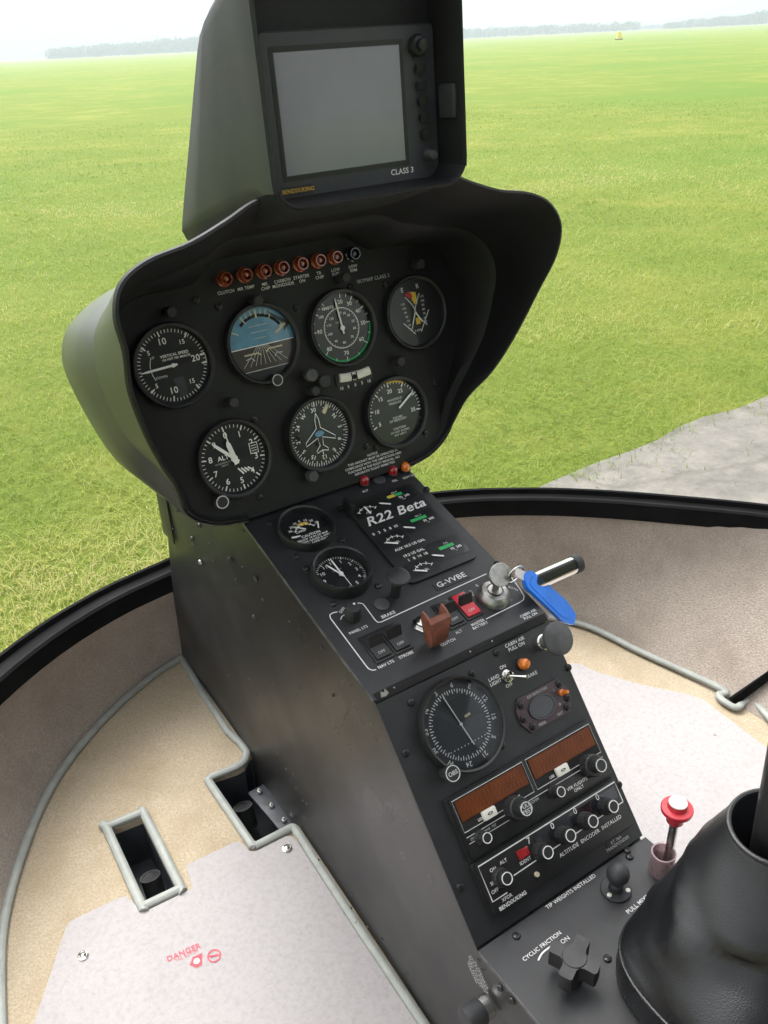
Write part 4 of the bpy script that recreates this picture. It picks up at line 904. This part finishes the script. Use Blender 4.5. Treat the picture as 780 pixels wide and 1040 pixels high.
for z, ra, rb_, k in prof:
    lp = []
    for i in range(Nn):
        t = 2*PI*i/Nn; c_, s_ = math.cos(t), math.sin(t)
        fc_ = math.exp(-((((t-3.95+PI) % (2*PI))-PI)/.95)**2)
        fold = 0 if z < .032 or z > .14 else .0045*math.sin(3*t+z*60)*math.exp(-((z-.065)/.035)**2)+.0020*math.sin(8*t-z*120)*math.exp(-((z-.06)/.03)**2)+fc_*(.0095*math.exp(-((z-.050)/.011)**2)-.0120*math.exp(-((z-.078-.012*math.sin(2*t))/.013)**2)+.006*math.exp(-((z-.106)/.012)**2))+.003*math.sin(5*t+z*150)*math.exp(-((z-.095)/.03)**2)
        e = .62 if z < .04 else (.8 if z < .08 else 1)
        cx_ = abs(c_)**e*(1 if c_ > 0 else -1); sy_ = abs(s_)**e*(1 if s_ > 0 else -1)
        tl = .22*(z/.15)   # rim tips toward the seat
        X_ = (ra+fold)*cx_; Y_ = (rb_+fold)*sy_
        pz = z + (-Y_*0.0 + X_*0.10)*(k if z > .1 else 0)
        lp.append((basec[0]+lean[0]*k+X_, basec[1]+lean[1]*k+Y_, ZD+.001+pz))
    loops.append(lp)
mbk.loft(loops, 0, closed=True)
bo = build('boot', mbk, M['leather'], boot, sharp=75)
sm = MB(); sm.tube([loops[3][i] for i in range(Nn)], .0016, 8, 0, closed=True); build('seam', sm, M['leather'], bo)
rmb = MB(); rmb.tube([loops[18][i] for i in range(Nn)], .0022, 8, 0, closed=True); build('rim_welt', rmb, M['leather'], bo)
s0 = rimc+np.array([.012, .004, -.08]); s1 = np.array(at_z(807, 742, ZD+.26)); 
sb2 = MB(); sb2.tube([tuple(s0), tuple(.5*s0+.5*s1), tuple(s1), tuple(s1+(s1-s0)*.8)], .0145, 24, 0); build('stick', sb2, M['knob'], boot)

# ================================================================== cabin shell: floor, carpeted nose wall, canopy frame
FN = np.array([0, -.0686, 1.]); FP = np.array([0, .44, ZO-.915])
def floor_z(x, y): return float(FP[2]+.0686*(y-.44))
def Fl(px, py, d=0): q = hit(px, py, FP+np.array([0, 0, d]), FN); return float(q[0]), float(q[1])
fl_R = [(.0, 1.118), (.09, 1.098), (.20, 1.055), (.30, .985), (.40, .905), (.4855, .8122), (.514, .727), (.535, .628), (.547, .583), (.557, .505), (.565, .35), (.565, -.4)]
fl_L = [(-.0, 1.118), (-.088, 1.099), (-.148, 1.081), (-.221, 1.045), (-.286, 1.0), (-.341, .947), (-.392, .874), (-.4235, .8165), (-.433, .80), (-.46, .70), (-.48, .58), (-.49, .35), (-.49, -.4)]
si_R = [(.0, 1.075), (.10, 1.068), (.23, 1.035), (.357, .983), (.45, .923), (.532, .853), (.615, .766), (.708, .657), (.76, .57), (.80, .46), (.82, .30), (.82, -.4)]
si_L = [(-.0, 1.075), (-.094, 1.060), (-.173, 1.047), (-.264, 1.014), (-.35, .9625), (-.43, .895), (-.50, .82), (-.56, .73), (-.61, .63), (-.66, .47), (-.69, .30), (-.70, .1), (-.70, -.4)]
ZS = ZO-.70
def resamp(L, n):
    s = spline(L, 10); P_ = np.array(s); d = np.r_[0, np.cumsum(np.hypot(*np.diff(P_, axis=0).T))]; t = np.linspace(0, d[-1], n)
    return list(zip(np.interp(t, d, P_[:, 0]), np.interp(t, d, P_[:, 1])))
NS = 60
flo = resamp(fl_L, NS)[::-1]+resamp(fl_R, NS)[1:]; sil = resamp(si_L, NS)[::-1]+resamp(si_R, NS)[1:]
flo3 = [(x, y, floor_z(x, y)) for x, y in flo]; sil3 = [(x, y, ZS) for x, y in sil]
mb = MB(); rows = []
for j in range(7):
    t = j/6; bulge = .022*math.sin(PI*t)
    row = []
    for a, b_ in zip(flo3, sil3):
        p = np.array(a)*(1-t)+np.array(b_)*t; dirn = np.array([p[0], p[1]-.3, 0]); dirn /= np.linalg.norm(dirn); row.append(tuple(p+dirn*bulge))
    rows.append(row)
mb.loft(rows, 0)
wall = tag(build('wall', mb, M['wallcarpet'], sharp=80), 'taupe carpeted nose wall curving round the cabin floor', kind='structure')
# outer skin of the nose so the shell has thickness
mb = MB(); rows2 = []
for j in range(7):
    t = j/6; row = []
    for a, b_ in zip(flo3, sil3):
        p = np.array(a)*(1-t)+np.array(b_)*t; dirn = np.array([p[0], p[1]-.3, 0]); dirn /= np.linalg.norm(dirn); row.append(tuple(p+dirn*(.022*math.sin(PI*t)+.045*(1-t)+.050)-np.array([0, 0, .05])))
    rows2.append(row)
mb.loft(rows2, 0, flip=True)
build('outer_skin', mb, pm('white nose paint', (.6, .6, .58), .3), wall, sharp=80)
# canopy frame rail
cf = MB(); secs = [(0, -.018), (0, .010), (.004, .0125), (.009, .0115), (.012, .005), (.030, .003), (.0335, .004), (.036, .011), (.040, .012), (.043, .009), (.046, -.020), (.020, -.024)]
lps = []
for o_, z_ in secs:
    lp = []
    for i, (x, y) in enumerate(sil):
        d_ = np.array([x*1.0, (y-.25)]); d_ /= np.linalg.norm(d_); lp.append((x+d_[0]*(o_-.005), y+d_[1]*(o_-.005), ZS+z_))
    lps.append(lp)
cf.loft(lps+[lps[0]], 0)
tag(build('canopy_frame', cf, M['frame'], sharp=25, recalc=True), 'black curved canopy frame rail running round the nose above the carpet', 'window frame')

# unseen roof and rear bulkhead, added to shade the cabin and its panels
cb = MB(); rl = []
for j in range(9):
    a = PI*j/8; rl.append([(math.cos(a)*.62, y, ZO+.10+.16*math.sin(a)**.7) for y in (-.12, -.25, -.4, -.65)])
cb.loft(rl, 0); rl2 = [[(x*1.03, y, z+.03) for x, y, z in r_] for r_ in rl]; cb.loft(rl2, 0, flip=True)
tag(build('shade_roof', cb, pm('grey roof shade', (.45, .44, .42), .9), sharp=60), 'unseen grey roof added to shade the cabin', 'roof')
cb = MB(); cb.box(-.62, .62, -.72, -.66, ZO-1.0, ZO+.24, 0, .01); tag(build('shade_bulkhead', cb, pm('dark bulkhead shade', (.05, .05, .05), .8)), 'unseen dark bulkhead added to shade the panels from behind', 'bulkhead')

# floor with the two pedal wells cut out
w1 = [Fl(*p) for p in ((113.5, 843), (144, 831), (179.5, 902.5), (146.5, 918.5))]
nw = [Fl(*p) for p in ((253, 767), (248, 777.5), (240, 782), (214.5, 790.5), (256.5, 860), (297.5, 841.5))]
outer = [(-x if False else x, y) for x, y in flo]
def tess_floor(contour, holes, mbt, zo, m, thick=None):
    """triangulated sheet on the floor plane with holes"""
    from mathutils.geometry import tessellate_polygon
    pl = [[Vector((x, y, 0)) for x, y in contour]]+[[Vector((x, y, 0)) for x, y in h] for h in holes]
    fs = tessellate_polygon(pl); vs = [p for l in pl for p in l]
    out = []
    for t in fs:
        a, b_, c_ = [vs[i] for i in t]
        out.append(list(t) if (b_-a).cross(c_-a).z > 0 else list(t)[::-1])
    mbt.add([(v.x, v.y, floor_z(v.x, v.y)+zo) for v in vs], out, m)
    if thick:
        for l in pl:
            n_ = len(l); mbt.add([(v.x, v.y, floor_z(v.x, v.y)+zo) for v in l]+[(v.x, v.y, floor_z(v.x, v.y)+zo-thick) for v in l], [[i, (i+1) % n_, n_+(i+1) % n_, n_+i] for i in range(n_)], m)
nhole = nw+[(-.07, nw[-1][1]), (-.07, nw[0][1])]
mb = MB(); tess_floor(flo, [w1, nhole], mb, 0, 0, .010)
floor = tag(build('floor', mb, M['floorcarpet']), 'beige carpeted cabin floor', kind='structure')
def piping(pts, r=.0062, closed=False, name='piping', sp=True, zo=.003):
    p3 = [(x, y, floor_z(x, y)+zo) for x, y in pts]
    if sp: p3 = spline(p3, 5, closed)
    b = MB(); b.tube(p3, r, 12, 0, closed=closed, flat=.85); return build(name, b, M['piping'], floor)
def dense(pts, d=.004, r=.006):
    out = [pts[0]]
    for i in range(1, len(pts)-1):
        p, a, b_ = Vector(pts[i]), Vector(pts[i-1]), Vector(pts[i+1]); out += [tuple(p+(a-p).normalized()*r), tuple(p*.6+(p+(a-p).normalized()*r+p+(b_-p).normalized()*r)*.2), tuple(p+(b_-p).normalized()*r)]
    return out+[pts[-1]]
# along the wall, left and right of the console
def pipe_wall(L): return piping([(x*.993, y-.004) for x, y in resamp(L, 40)][2:-8], .0057, zo=.004)
pipe_wall(fl_L)
pR = [(x, y) for x, y in resamp(fl_R, 40)][3:]
i0 = min(range(len(pR)), key=lambda i: abs(pR[i][1]-.60)); kink = [Fl(732, 703), Fl(729, 709), Fl(735, 716), Fl(747, 722), Fl(753, 717), Fl(761, 713), Fl(768, 719)]
piping([(x-.004, y) for x, y in pR[:i0-1]]+kink+[(x-.004, y) for x, y in pR if y < .50], .0057, zo=.006)
edge = [Fl(*p) for p in ((184, 668), (205, 704), (232, 745), (245, 757), (251, 766), (249, 774), (242, 780), (214, 791), (212, 795), (256, 859.5), (260, 861), (292, 844.5), (297.5, 841.5), (301, 845), (318, 872), (365, 944), (432, 1044), (470, 1100))]
piping(dense(edge, r=.004), .0055)
w1o = [Fl(*p) for p in ((108, 841), (146, 826.5), (184.5, 904), (145, 923))]
piping([tuple(p) for p in dense(w1o+[w1o[0], w1o[1]], r=.004)[1:-2]], .0058, closed=True)
# pedal wells
def well(poly, deep, label, ring_px, bracket):
    c_ = np.mean(poly, axis=0); w_ = thing('pedal_well', label, 'pedal well', (c_[0], c_[1], floor_z(*c_)-deep), 'pedal wells in the floor')
    b = MB(); n_ = len(poly); z1_ = -.0100
    vs = [(x, y, floor_z(x, y)+z1_) for x, y in poly]+[(x, y, floor_z(x, y)-deep) for x, y in poly]
    b.add(vs, [[i, n_+i, n_+(i+1) % n_, (i+1) % n_] for i in range(n_)]+[[n_+i for i in range(n_)]], 0)
    build('well_box', b, M['well'], w_, recalc=False)
    q = at_z(*ring_px, floor_z(*c_)-.030); b = MB(); b.lathe([(.0125, -.03), (.0125, 0), (.0105, 0), (.0105, -.002), (0, -.002)], 28, 0, Matrix.Translation(Vector(q)) @ Matrix.Rotation(-.35, 4, 'X'))
    build('pedal_socket', b, M['rubber'], w_)
    b = MB(); b.lathe([(.0128, -.0005), (.0128, .0003), (.0112, .0003), (.0112, -.0005)], 28, 0, Matrix.Translation(Vector(q)) @ Matrix.Rotation(-.35, 4, 'X')); 
    build('socket_rim', b, M['knob_grey'], w_)
    if bracket:
        a, e = at_z(262, 803, floor_z(*c_)-.022), at_z(292, 838, floor_z(*c_)-.022)
        d = Vector(e-a); L_ = d.length; d.normalize(); s_ = Vector((0, 0, 1)).cross(d)
        BM = Matrix([[d[i], s_[i], (0, 0, 1)[i], a[i]] for i in range(3)]+[[0, 0, 0, 1]])
        b = MB(); b.box(-.006, L_+.02, -.012, .012, -.006, 0, 0, .001); br = build('bracket', b, M['well'], w_, BM)
        for k in range(3):
            b = MB(); b.lathe([(.0038, 0), (.0038, .003), (.0028, .004), (0, .0042)], 6); b.lathe([(.0014, .004), (.0014, .007), (0, .0075)], 10); build('bolt', b, M['brightrivet'], br, BM @ Matrix.Translation((.004+L_*.42*k, 0, 0)))
    return w_
well(w1, .075, 'open rectangular pedal well with grey piped rim in the left floor', (152.5, 890), False)
well(nhole, .075, 'open pedal well notch against the console side with bolted bracket', (246.5, 819), True)

# floor mats
mp = [Fl(*p) for p in ((35, 1042), (66, 949), (68, 942.5), (73, 937), (124, 912.5), (130, 913), (139, 922), (147, 928), (190, 907), (196, 904.5), (190, 883), (192, 879), (240, 856.5), (246, 858), (254, 866.5), (261, 866), (291, 851), (296, 851), (303, 858), (360, 946), (425, 1044), (470, 1112))]
mp += [(mp[-1][0], mp[-1][1]-.25), (mp[0][0]-.05, mp[-1][1]-.25)]
matL = thing('floor_mat', 'scuffed white vinyl mat with red danger print on the left cabin floor', 'floor mat', (*Fl(220, 980), floor_z(*Fl(220, 980))), 'vinyl mats on the cabin floor')
mb = MB(); tess_floor(mp, [], mb, .0035, 0, .0035); build('sheet', mb, M['vinyl'], matL)
rp_ = [Fl(*p) for p in ((575, 676), (588, 675.5), (604, 683.5), (650.8, 697), (700, 707.5), (714, 712.5), (782, 764), (850, 830), (900, 900))]
rp_ += [(rp_[-1][0], .05), (.103, .05), (.103, rp_[0][1])]
matR = thing('floor_mat', 'plain scuffed white vinyl mat on the right cabin floor beyond the radios', 'floor mat', (*Fl(680, 760), floor_z(*Fl(680, 760))), 'vinyl mats on the cabin floor')
mb = MB(); tess_floor(rp_, [], mb, .0035, 0, .0035); build('sheet', mb, M['vinyl'], matR)
sd_ = MB(); sd_.ring([(.0058, 0), (.0058, .0012), (.0045, .0016), (.0040, .0008), (.0040, 0)], 24, 0); sd_.lathe([(.0042, 0), (.0036, .0020), (.0018, .0030), (0, .0032)], 20, 0)
MF = lambda x, y, z=.0036, r=0: Matrix.Translation((x, y, floor_z(x, y)+z)) @ Matrix.Rotation(math.atan(.0686), 4, 'X') @ Matrix.Rotation(r, 4, 'Z')
f = build('snap_stud', sd_, M['chrome'], matL, MF(*Fl(85, 973)))
dup(f, MF(*Fl(292, 864)), matL)
# red danger print
a_, b2 = np.array(Fl(172, 973)), np.array(Fl(202, 960)); rot = math.atan2(b2[1]-a_[1], b2[0]-a_[0]); c_ = Fl(194, 972)
pr = MB(); sc = np.linalg.norm(b2-a_)
pr.text('DANGER', -.006, .006, sc*.27, .0003, 0, bold=.015); pr.text('TAIL ROTOR', -.004, .0008, sc*.13, .0003, 0)
for k in range(7): pr.stroke([(-.004+.003*abs(k-3)*.5, -.0045-.0020*k), (.012-.0006*k, -.0040-.0020*k)], .0012, .0003, 0)
pr.lathe([(.0034, .0004), (0, .0005)], 16, 1, Matrix.Translation((.004, -.010, 0)))
pr.arc(.0068, 0, 360, .0017, .0003, 0, 40, (.023, -.0125)); pr.stroke([(.0175, -.0105), (.0285, -.0145)], .0018, .0003, 0); pr.stroke([(.019, -.0135), (.027, -.0115)], .0008, .0003, 0)
build('danger_print', pr, [M['redprint'], M['sticker']], matL, MF(*c_, .0038, rot), 'faded red danger lettering with a no entry ring')

# black strut against the right wall
sa, sb_ = np.array([*Fl(744, 714), 0]), None
sa[2] = floor_z(sa[0], sa[1])+.004; se = at_x(782, 684, sa[0]+.055)
sa = Vector(sa); se = Vector(se); d = (se-sa).normalized(); s_ = d.cross(Vector((.5, .2, 1))).normalized(); u_ = s_.cross(d)
SM = Matrix([[d[i], s_[i], u_[i], sa[i]] for i in range(3)]+[[0, 0, 0, 1]])
b = MB(); b.box(-.002, (se-sa).length+.12, -.010, .010, -.003, .003, 0, .001); b.box(-.002, (se-sa).length+.12, .0062, .010, .003, .009, 0, .0008)
tag(build('strut', b, M['frame'], None, SM), 'black flat strut rising from the floor edge against the right carpet wall', 'strut')

# ================================================================== outside: field, path, far woods, marker
GN = np.array([.01065378, .0278614, .99955502]); GP = np.array([0, 0, 0.0])
def gz(x, y): return -(GN[0]*x+GN[1]*y)/GN[2]
def ground_mat():
    mt, n, b = nt('grass field'); L = n.links; N = n.nodes
    tc = N.new('ShaderNodeTexCoord')
    def noise(sc, det, rg=.6, dist=0, mapsc=None):
        x = N.new('ShaderNodeTexNoise'); x.inputs['Scale'].default_value = sc; x.inputs['Detail'].default_value = det; x.inputs['Roughness'].default_value = rg; x.inputs['Distortion'].default_value = dist
        L.new(tc.outputs['Object'], x.inputs['Vector']); return x
    fine = noise(38, 8, .75); patch = noise(.9, 6, .65); mid = noise(5, 6, .7); big = noise(.11, 5, .6)
    r = N.new('ShaderNodeValToRGB'); e = r.color_ramp.elements
    e[0].position = .30; e[0].color = (.105, .170, .020, 1); e[1].position = .70; e[1].color = (.245, .305, .048, 1)
    L.new(fine.outputs['Fac'], r.inputs[0])
    def mixin(src, fac_src, lo, hi, top, col):
        mr = N.new('ShaderNodeMapRange'); mr.inputs[1].default_value = lo; mr.inputs[2].default_value = hi; mr.inputs[4].default_value = top; L.new(fac_src, mr.inputs[0])
        mx = N.new('ShaderNodeMix'); mx.data_type = 'RGBA'; L.new(mr.outputs[0], mx.inputs[0]); L.new(src, mx.inputs[6]); mx.inputs[7].default_value = col+(1,); return mx.outputs[2]
    c = mixin(r.outputs[0], patch.outputs['Fac'], .48, .70, .6, (.34, .33, .075))
    c = mixin(c, mid.outputs['Fac'], .55, .70, .5, (.30, .285, .08))
    c = mixin(c, big.outputs['Fac'], .46, .62, .7, (.13, .23, .03))
    L.new(c, b.inputs['Base Color']); b.inputs['Roughness'].default_value = .9; b.inputs['Specular IOR Level'].default_value = .15
    bp = N.new('ShaderNodeBump'); bp.inputs['Strength'].default_value = .8; bp.inputs['Distance'].default_value = .05; L.new(fine.outputs['Fac'], bp.inputs['Height']); L.new(bp.outputs[0], b.inputs['Normal'])
    return mt
GS = 850.0; mb = MB(); NG = 24
gs = np.linspace(-1, 1, NG+1); gs = np.sign(gs)*np.abs(gs)**2.2*GS
mb.add([(x, y, gz(x, y)) for y in gs for x in gs], [[j*(NG+1)+i, j*(NG+1)+i+1, (j+1)*(NG+1)+i+1, (j+1)*(NG+1)+i] for j in range(NG) for i in range(NG)], 0)
tag(build('ground', mb, ground_mat(), sharp=80), 'mown grass airfield', kind='structure')
def path_mat():
    mt, n, b = nt('weathered concrete'); L = n.links; N = n.nodes; tc = N.new('ShaderNodeTexCoord')
    a = N.new('ShaderNodeTexNoise'); a.inputs['Scale'].default_value = 7; a.inputs['Detail'].default_value = 10; a.inputs['Roughness'].default_value = .75; L.new(tc.outputs['Object'], a.inputs['Vector'])
    r = N.new('ShaderNodeValToRGB'); e = r.color_ramp.elements; e[0].position = .3; e[0].color = (.10, .095, .083, 1); e[1].position = .66; e[1].color = (.235, .218, .190, 1); L.new(a.outputs['Fac'], r.inputs[0])
    v = N.new('ShaderNodeTexVoronoi'); v.feature = 'DISTANCE_TO_EDGE'; v.inputs['Scale'].default_value = 1.1
    dn = N.new('ShaderNodeMix'); dn.data_type = 'VECTOR'; dn.inputs[0].default_value = .12; L.new(tc.outputs['Object'], dn.inputs[4]); L.new(a.outputs['Color'], dn.inputs[5]); L.new(dn.outputs[1], v.inputs['Vector'])
    mr = N.new('ShaderNodeMapRange'); mr.inputs[1].default_value = .0; mr.inputs[2].default_value = .02; mr.inputs[3].default_value = .45; mr.inputs[4].default_value = 0; L.new(v.outputs['Distance'], mr.inputs[0])
    mx = N.new('ShaderNodeMix'); mx.data_type = 'RGBA'; L.new(mr.outputs[0], mx.inputs[0]); L.new(r.outputs[0], mx.inputs[6]); mx.inputs[7].default_value = (.07, .07, .045, 1)
    L.new(mx.outputs[2], b.inputs['Base Color']); b.inputs['Roughness'].default_value = .8
    bp = N.new('ShaderNodeBump'); bp.inputs['Strength'].default_value = .5; bp.inputs['Distance'].default_value = .02; L.new(a.outputs['Fac'], bp.inputs['Height']); L.new(bp.outputs[0], b.inputs['Normal'])
    return mt
xs = np.linspace(1.32, 40, 240); up_e = []; 
for i, x in enumerate(xs): up_e.append((x, 2.02+.02*math.sin(x*3.1)+.012*math.sin(x*11+1)+rng.normal(0, .008)))
lf = [(1.30+.06*math.sin(k*1.7)+rng.normal(0, .02), 1.95-.12*k) for k in range(1, 28)]
poly = lf[::-1]+up_e+[(40, -1.4)]
mb = MB(); mb.flat([(x, y) for x, y in poly], 0, 0); mb.v = [(x, y, gz(x, y)+.004) for x, y, z in mb.v]
tag(build('path', mb, path_mat()), 'pale weathered concrete strip', kind='structure')

# grass blades
def grass_mat():
    mt, n, b = nt('grass blades'); L = n.links; N = n.nodes
    at = N.new('ShaderNodeAttribute'); at.attribute_name = 'tone'
    r = N.new('ShaderNodeValToRGB'); e = r.color_ramp.elements
    e[0].position = 0; e[0].color = (.15, .25, .028, 1); e[1].position = 1; e[1].color = (.55, .49, .22, 1)
    x = e.new(.45); x.color = (.295, .365, .057, 1); x = e.new(.74); x.color = (.45, .46, .12, 1)
    L.new(at.outputs['Fac'], r.inputs[0]); L.new(r.outputs[0], b.inputs['Base Color']); b.inputs['Roughness'].default_value = .5; b.inputs['Specular IOR Level'].default_value = .3
    tr = N.new('ShaderNodeBsdfTranslucent'); L.new(r.outputs[0], tr.inputs[0]); mx = N.new('ShaderNodeMixShader'); mx.inputs[0].default_value = .45
    L.new(b.outputs[0], mx.inputs[1]); L.new(tr.outputs[0], mx.inputs[2]); L.new(mx.outputs[0], n.nodes['Material Output'].inputs['Surface'])
    return mt
NB = 300000
az = rng.uniform(R_(-32), R_(88), NB); rr_ = 1.2*(22/1.2)**(rng.uniform(0, 1, NB)**.85)
gx = EYE[0]+rr_*np.sin(az); gy = rr_*np.cos(az)
def vn(x, y, s, seed):
    r2 = np.random.default_rng(seed); t = r2.uniform(0, 1, (64, 64)); xi = x*s; yi = y*s; i = np.floor(xi).astype(int); j = np.floor(yi).astype(int); fx = xi-i; fy = yi-j
    fx = fx*fx*(3-2*fx); fy = fy*fy*(3-2*fy); g = lambda a, c_: t[a % 64, c_ % 64]
    return g(i, j)*(1-fx)*(1-fy)+g(i+1, j)*fx*(1-fy)+g(i, j+1)*(1-fx)*fy+g(i+1, j+1)*fx*fy
edge_y = 2.0+.025*np.sin(gx*3.1)+.05*np.sin(gx*23)*np.sin(gx*7)+rng.normal(0, .07, NB)
keep = ~((gx > 1.28) & (gy < edge_y+.01) & (rng.uniform(0, 1, NB) > .02)) & ~((np.abs(gx) < .75) & (gy < 1.25))
gx, gy, rr_ = gx[keep], gy[keep], rr_[keep]; nb_ = len(gx)
pn = vn(gx, gy, .55, 8)*.45+vn(gx, gy, 1.3, 1)*.35+vn(gx, gy, 3.7, 2)*.35-.08
tone = np.clip(rng.normal(.40, .11, nb_)+(pn-.5)*1.35+(rng.uniform(0, 1, nb_) > .965)*.35, 0, 1)
hgt = rng.uniform(.012, .036, nb_)*(0.75+.6*vn(gx, gy, 2.3, 3)); wid = rng.uniform(.0007, .0016, nb_)*np.clip(rr_/4, 1, 3)
dr = rng.uniform(0, 2*PI, nb_); ln_ = rng.uniform(.5, 2.4, nb_)*hgt
dxx, dyy = np.cos(dr), np.sin(dr); px_, py_ = -dyy*wid, dxx*wid; z0_ = gz(gx, gy)
V = np.zeros((nb_, 5, 3)); 
V[:, 0] = np.stack([gx-px_, gy-py_, z0_], 1); V[:, 1] = np.stack([gx+px_, gy+py_, z0_], 1)
V[:, 2] = np.stack([gx+px_*.8+dxx*ln_*.35, gy+py_*.8+dyy*ln_*.35, z0_+hgt*.65], 1); V[:, 3] = np.stack([gx-px_*.8+dxx*ln_*.35, gy-py_*.8+dyy*ln_*.35, z0_+hgt*.65], 1)
V[:, 4] = np.stack([gx+dxx*ln_, gy+dyy*ln_, z0_+hgt*(1-.25*ln_/hgt*.6)], 1)
me = bpy.data.meshes.new('grass'); me.vertices.add(nb_*5); me.vertices.foreach_set('co', V.reshape(-1))
base = (np.arange(nb_)*5)[:, None]
q = (base+np.array([0, 1, 2, 3])).astype(np.int32); t3 = (base+np.array([3, 2, 4])).astype(np.int32)
loops_ = np.concatenate([np.concatenate([q, t3], 1)]).reshape(-1)
me.loops.add(len(loops_)); me.loops.foreach_set('vertex_index', loops_); me.polygons.add(nb_*2)
st_ = np.zeros(nb_*2, np.int32); st_[0::2] = np.arange(nb_)*7; st_[1::2] = np.arange(nb_)*7+4; me.polygons.foreach_set('loop_start', st_)
me.update(calc_edges=True); at_ = me.attributes.new('tone', 'FLOAT', 'POINT'); at_.data.foreach_set('value', np.repeat(tone, 5).astype(np.float32))
me.materials.append(grass_mat()); g = bpy.data.objects.new('grass', me); tag(link(g, None, Matrix.Identity(4)), 'green and straw coloured grass blades on the field', 'grass', kind='stuff')

# far woods
def foliage():
    mt, n, b = nt('far foliage'); L = n.links; N = n.nodes; at = N.new('ShaderNodeTexCoord'); z = N.new('ShaderNodeTexNoise'); z.inputs['Scale'].default_value = .25; L.new(at.outputs['Object'], z.inputs['Vector'])
    r = N.new('ShaderNodeValToRGB'); r.color_ramp.elements[0].color = (.022, .030, .026, 1); r.color_ramp.elements[1].color = (.05, .058, .048, 1); L.new(z.outputs['Fac'], r.inputs[0]); L.new(r.outputs[0], b.inputs['Base Color']); b.inputs['Roughness'].default_value = .9
    return mt
fol = foliage()
def ground_dir(px, py_h, dist):
    d = ray(px, py_h); h = math.hypot(d[0], d[1]); return EYE[0]+d[0]/h*dist, d[1]/h*dist
def wood(px0, px1, dist, h0, h1, label, seed, hfun=None):
    r2 = np.random.default_rng(seed); b = MB(); n_t = max(6, int(abs(px1-px0)/2.0))
    for k in range(n_t):
        t = k/(n_t-1); px = px0+(px1-px0)*t; hy = 60-.0487*px; D = dist*(1+r2.normal(0, .015)); x, y = ground_dir(px, hy, D); z = gz(x, y)
        H = (h0+(h1-h0)*t)*r2.uniform(.82, 1.18)*(hfun(t) if hfun else 1); wd = H*r2.uniform(.38, .6)
        for c_ in range(230):
            a, e = r2.uniform(0, 2*PI), r2.uniform(-1, 1); rr2 = r2.uniform(.4, 1)**.5; hz = H*(.50+.48*e*rr2); s_ = math.sqrt(max(0, 1-e*e))*rr2*wd
            cx_, cy_ = x+math.cos(a)*s_, y+math.sin(a)*s_; q_ = r2.normal(0, 1, (3, 3))*H*.052; b.add([(cx_+q_[i][0], cy_+q_[i][1], z+max(0, hz+q_[i][2])) for i in range(3)], [[0, 1, 2]], 0)
        b.add([(x-.35, y, z), (x+.35, y, z), (x+.2, y+.2, z+H*.6), (x-.2, y, z+H*.6)], [[0, 1, 2, 3]], 0)
    return tag(build('wood', b, fol), label, 'wood', 'tree lines on the horizon', kind='stuff')
wood(50, 225, 620, 5.5, 8.5, 'hazy blue line of trees on the horizon left of the display', 3)
wood(455, 648, 640, 6.0, 5.0, 'hazy line of trees on the horizon right of the display', 4)
wood(648, 690, 760, 3.0, 3.6, 'thin far line of trees beside the yellow marker', 5)
wood(675, 830, 640, 3.4, 8.5, 'hazy line of trees at the far right of the horizon', 6)
# yellow field marker
x, y = ground_dir(629.4, 60-.0487*629.4, 150); mk = thing('field_marker', 'small yellow marker far off in the grass field', 'marker', (x, y, gz(x, y)))
b = MB(); b.lathe([(.42, 0), (.40, .15), (.30, .95), (.26, 1.05), (0, 1.08)], 20); build('marker_body', b, M['yellowpaint'], mk, Matrix.Translation((x, y, gz(x, y))))
b = MB(); b.lathe([(.55, .0), (.55, .12), (.43, .14)], 20); build('base', b, M['rubber'], mk, Matrix.Translation((x, y, gz(x, y)+.004)))

# haze
b = MB(); b.box(-960, 960, -960, 960, -40, 45); 
hz, n, bs = nt('haze air'); n.nodes.remove(bs); pv = n.nodes.new('ShaderNodeVolumePrincipled'); pv.inputs['Color'].default_value = (.82, .90, 1, 1); pv.inputs['Density'].default_value = .0012; pv.inputs['Anisotropy'].default_value = .2
n.links.new(pv.outputs[0], n.nodes['Material Output'].inputs['Volume'])
tag(build('haze', b, hz), 'thin pale haze over the field', kind='stuff')

# light
w = bpy.data.worlds.new('World'); S.world = w; w.use_nodes = True; n = w.node_tree; bg = n.nodes['Background']
sky = n.nodes.new('ShaderNodeTexSky'); sky.sky_type = 'NISHITA'; sky.sun_disc = False
SUN_EL, SUN_AZ = R_(56), R_(2)                  # azimuth clockwise from +y
sky.sun_elevation = SUN_EL; sky.sun_rotation = SUN_AZ; sky.dust_density = 6; sky.air_density = 1.2
hs = n.nodes.new('ShaderNodeHueSaturation'); hs.inputs['Saturation'].default_value = .12
n.links.new(sky.outputs[0], hs.inputs['Color']); n.links.new(hs.outputs[0], bg.inputs['Color']); bg.inputs['Strength'].default_value = .15
sd = bpy.data.lights.new('sun', 'SUN'); sd.energy = .5; sd.angle = R_(35); sd.color = (1, .96, .9)
so = bpy.data.objects.new('sun', sd); COL.objects.link(so)
d = Vector((-math.sin(SUN_AZ)*math.cos(SUN_EL), -math.cos(SUN_AZ)*math.cos(SUN_EL), -math.sin(SUN_EL))); so.rotation_euler = d.to_track_quat('-Z', 'Y').to_euler()
vs = S.view_settings; vs.view_transform = 'Standard'; vs.look = 'None'; vs.gamma = 1; vs.use_curve_mapping = False; vs.exposure = 1.39
S.cycles.use_denoising = True; S.cycles.volume_bounces = 1; S.cycles.max_bounces = 8; S.cycles.transparent_max_bounces = 12
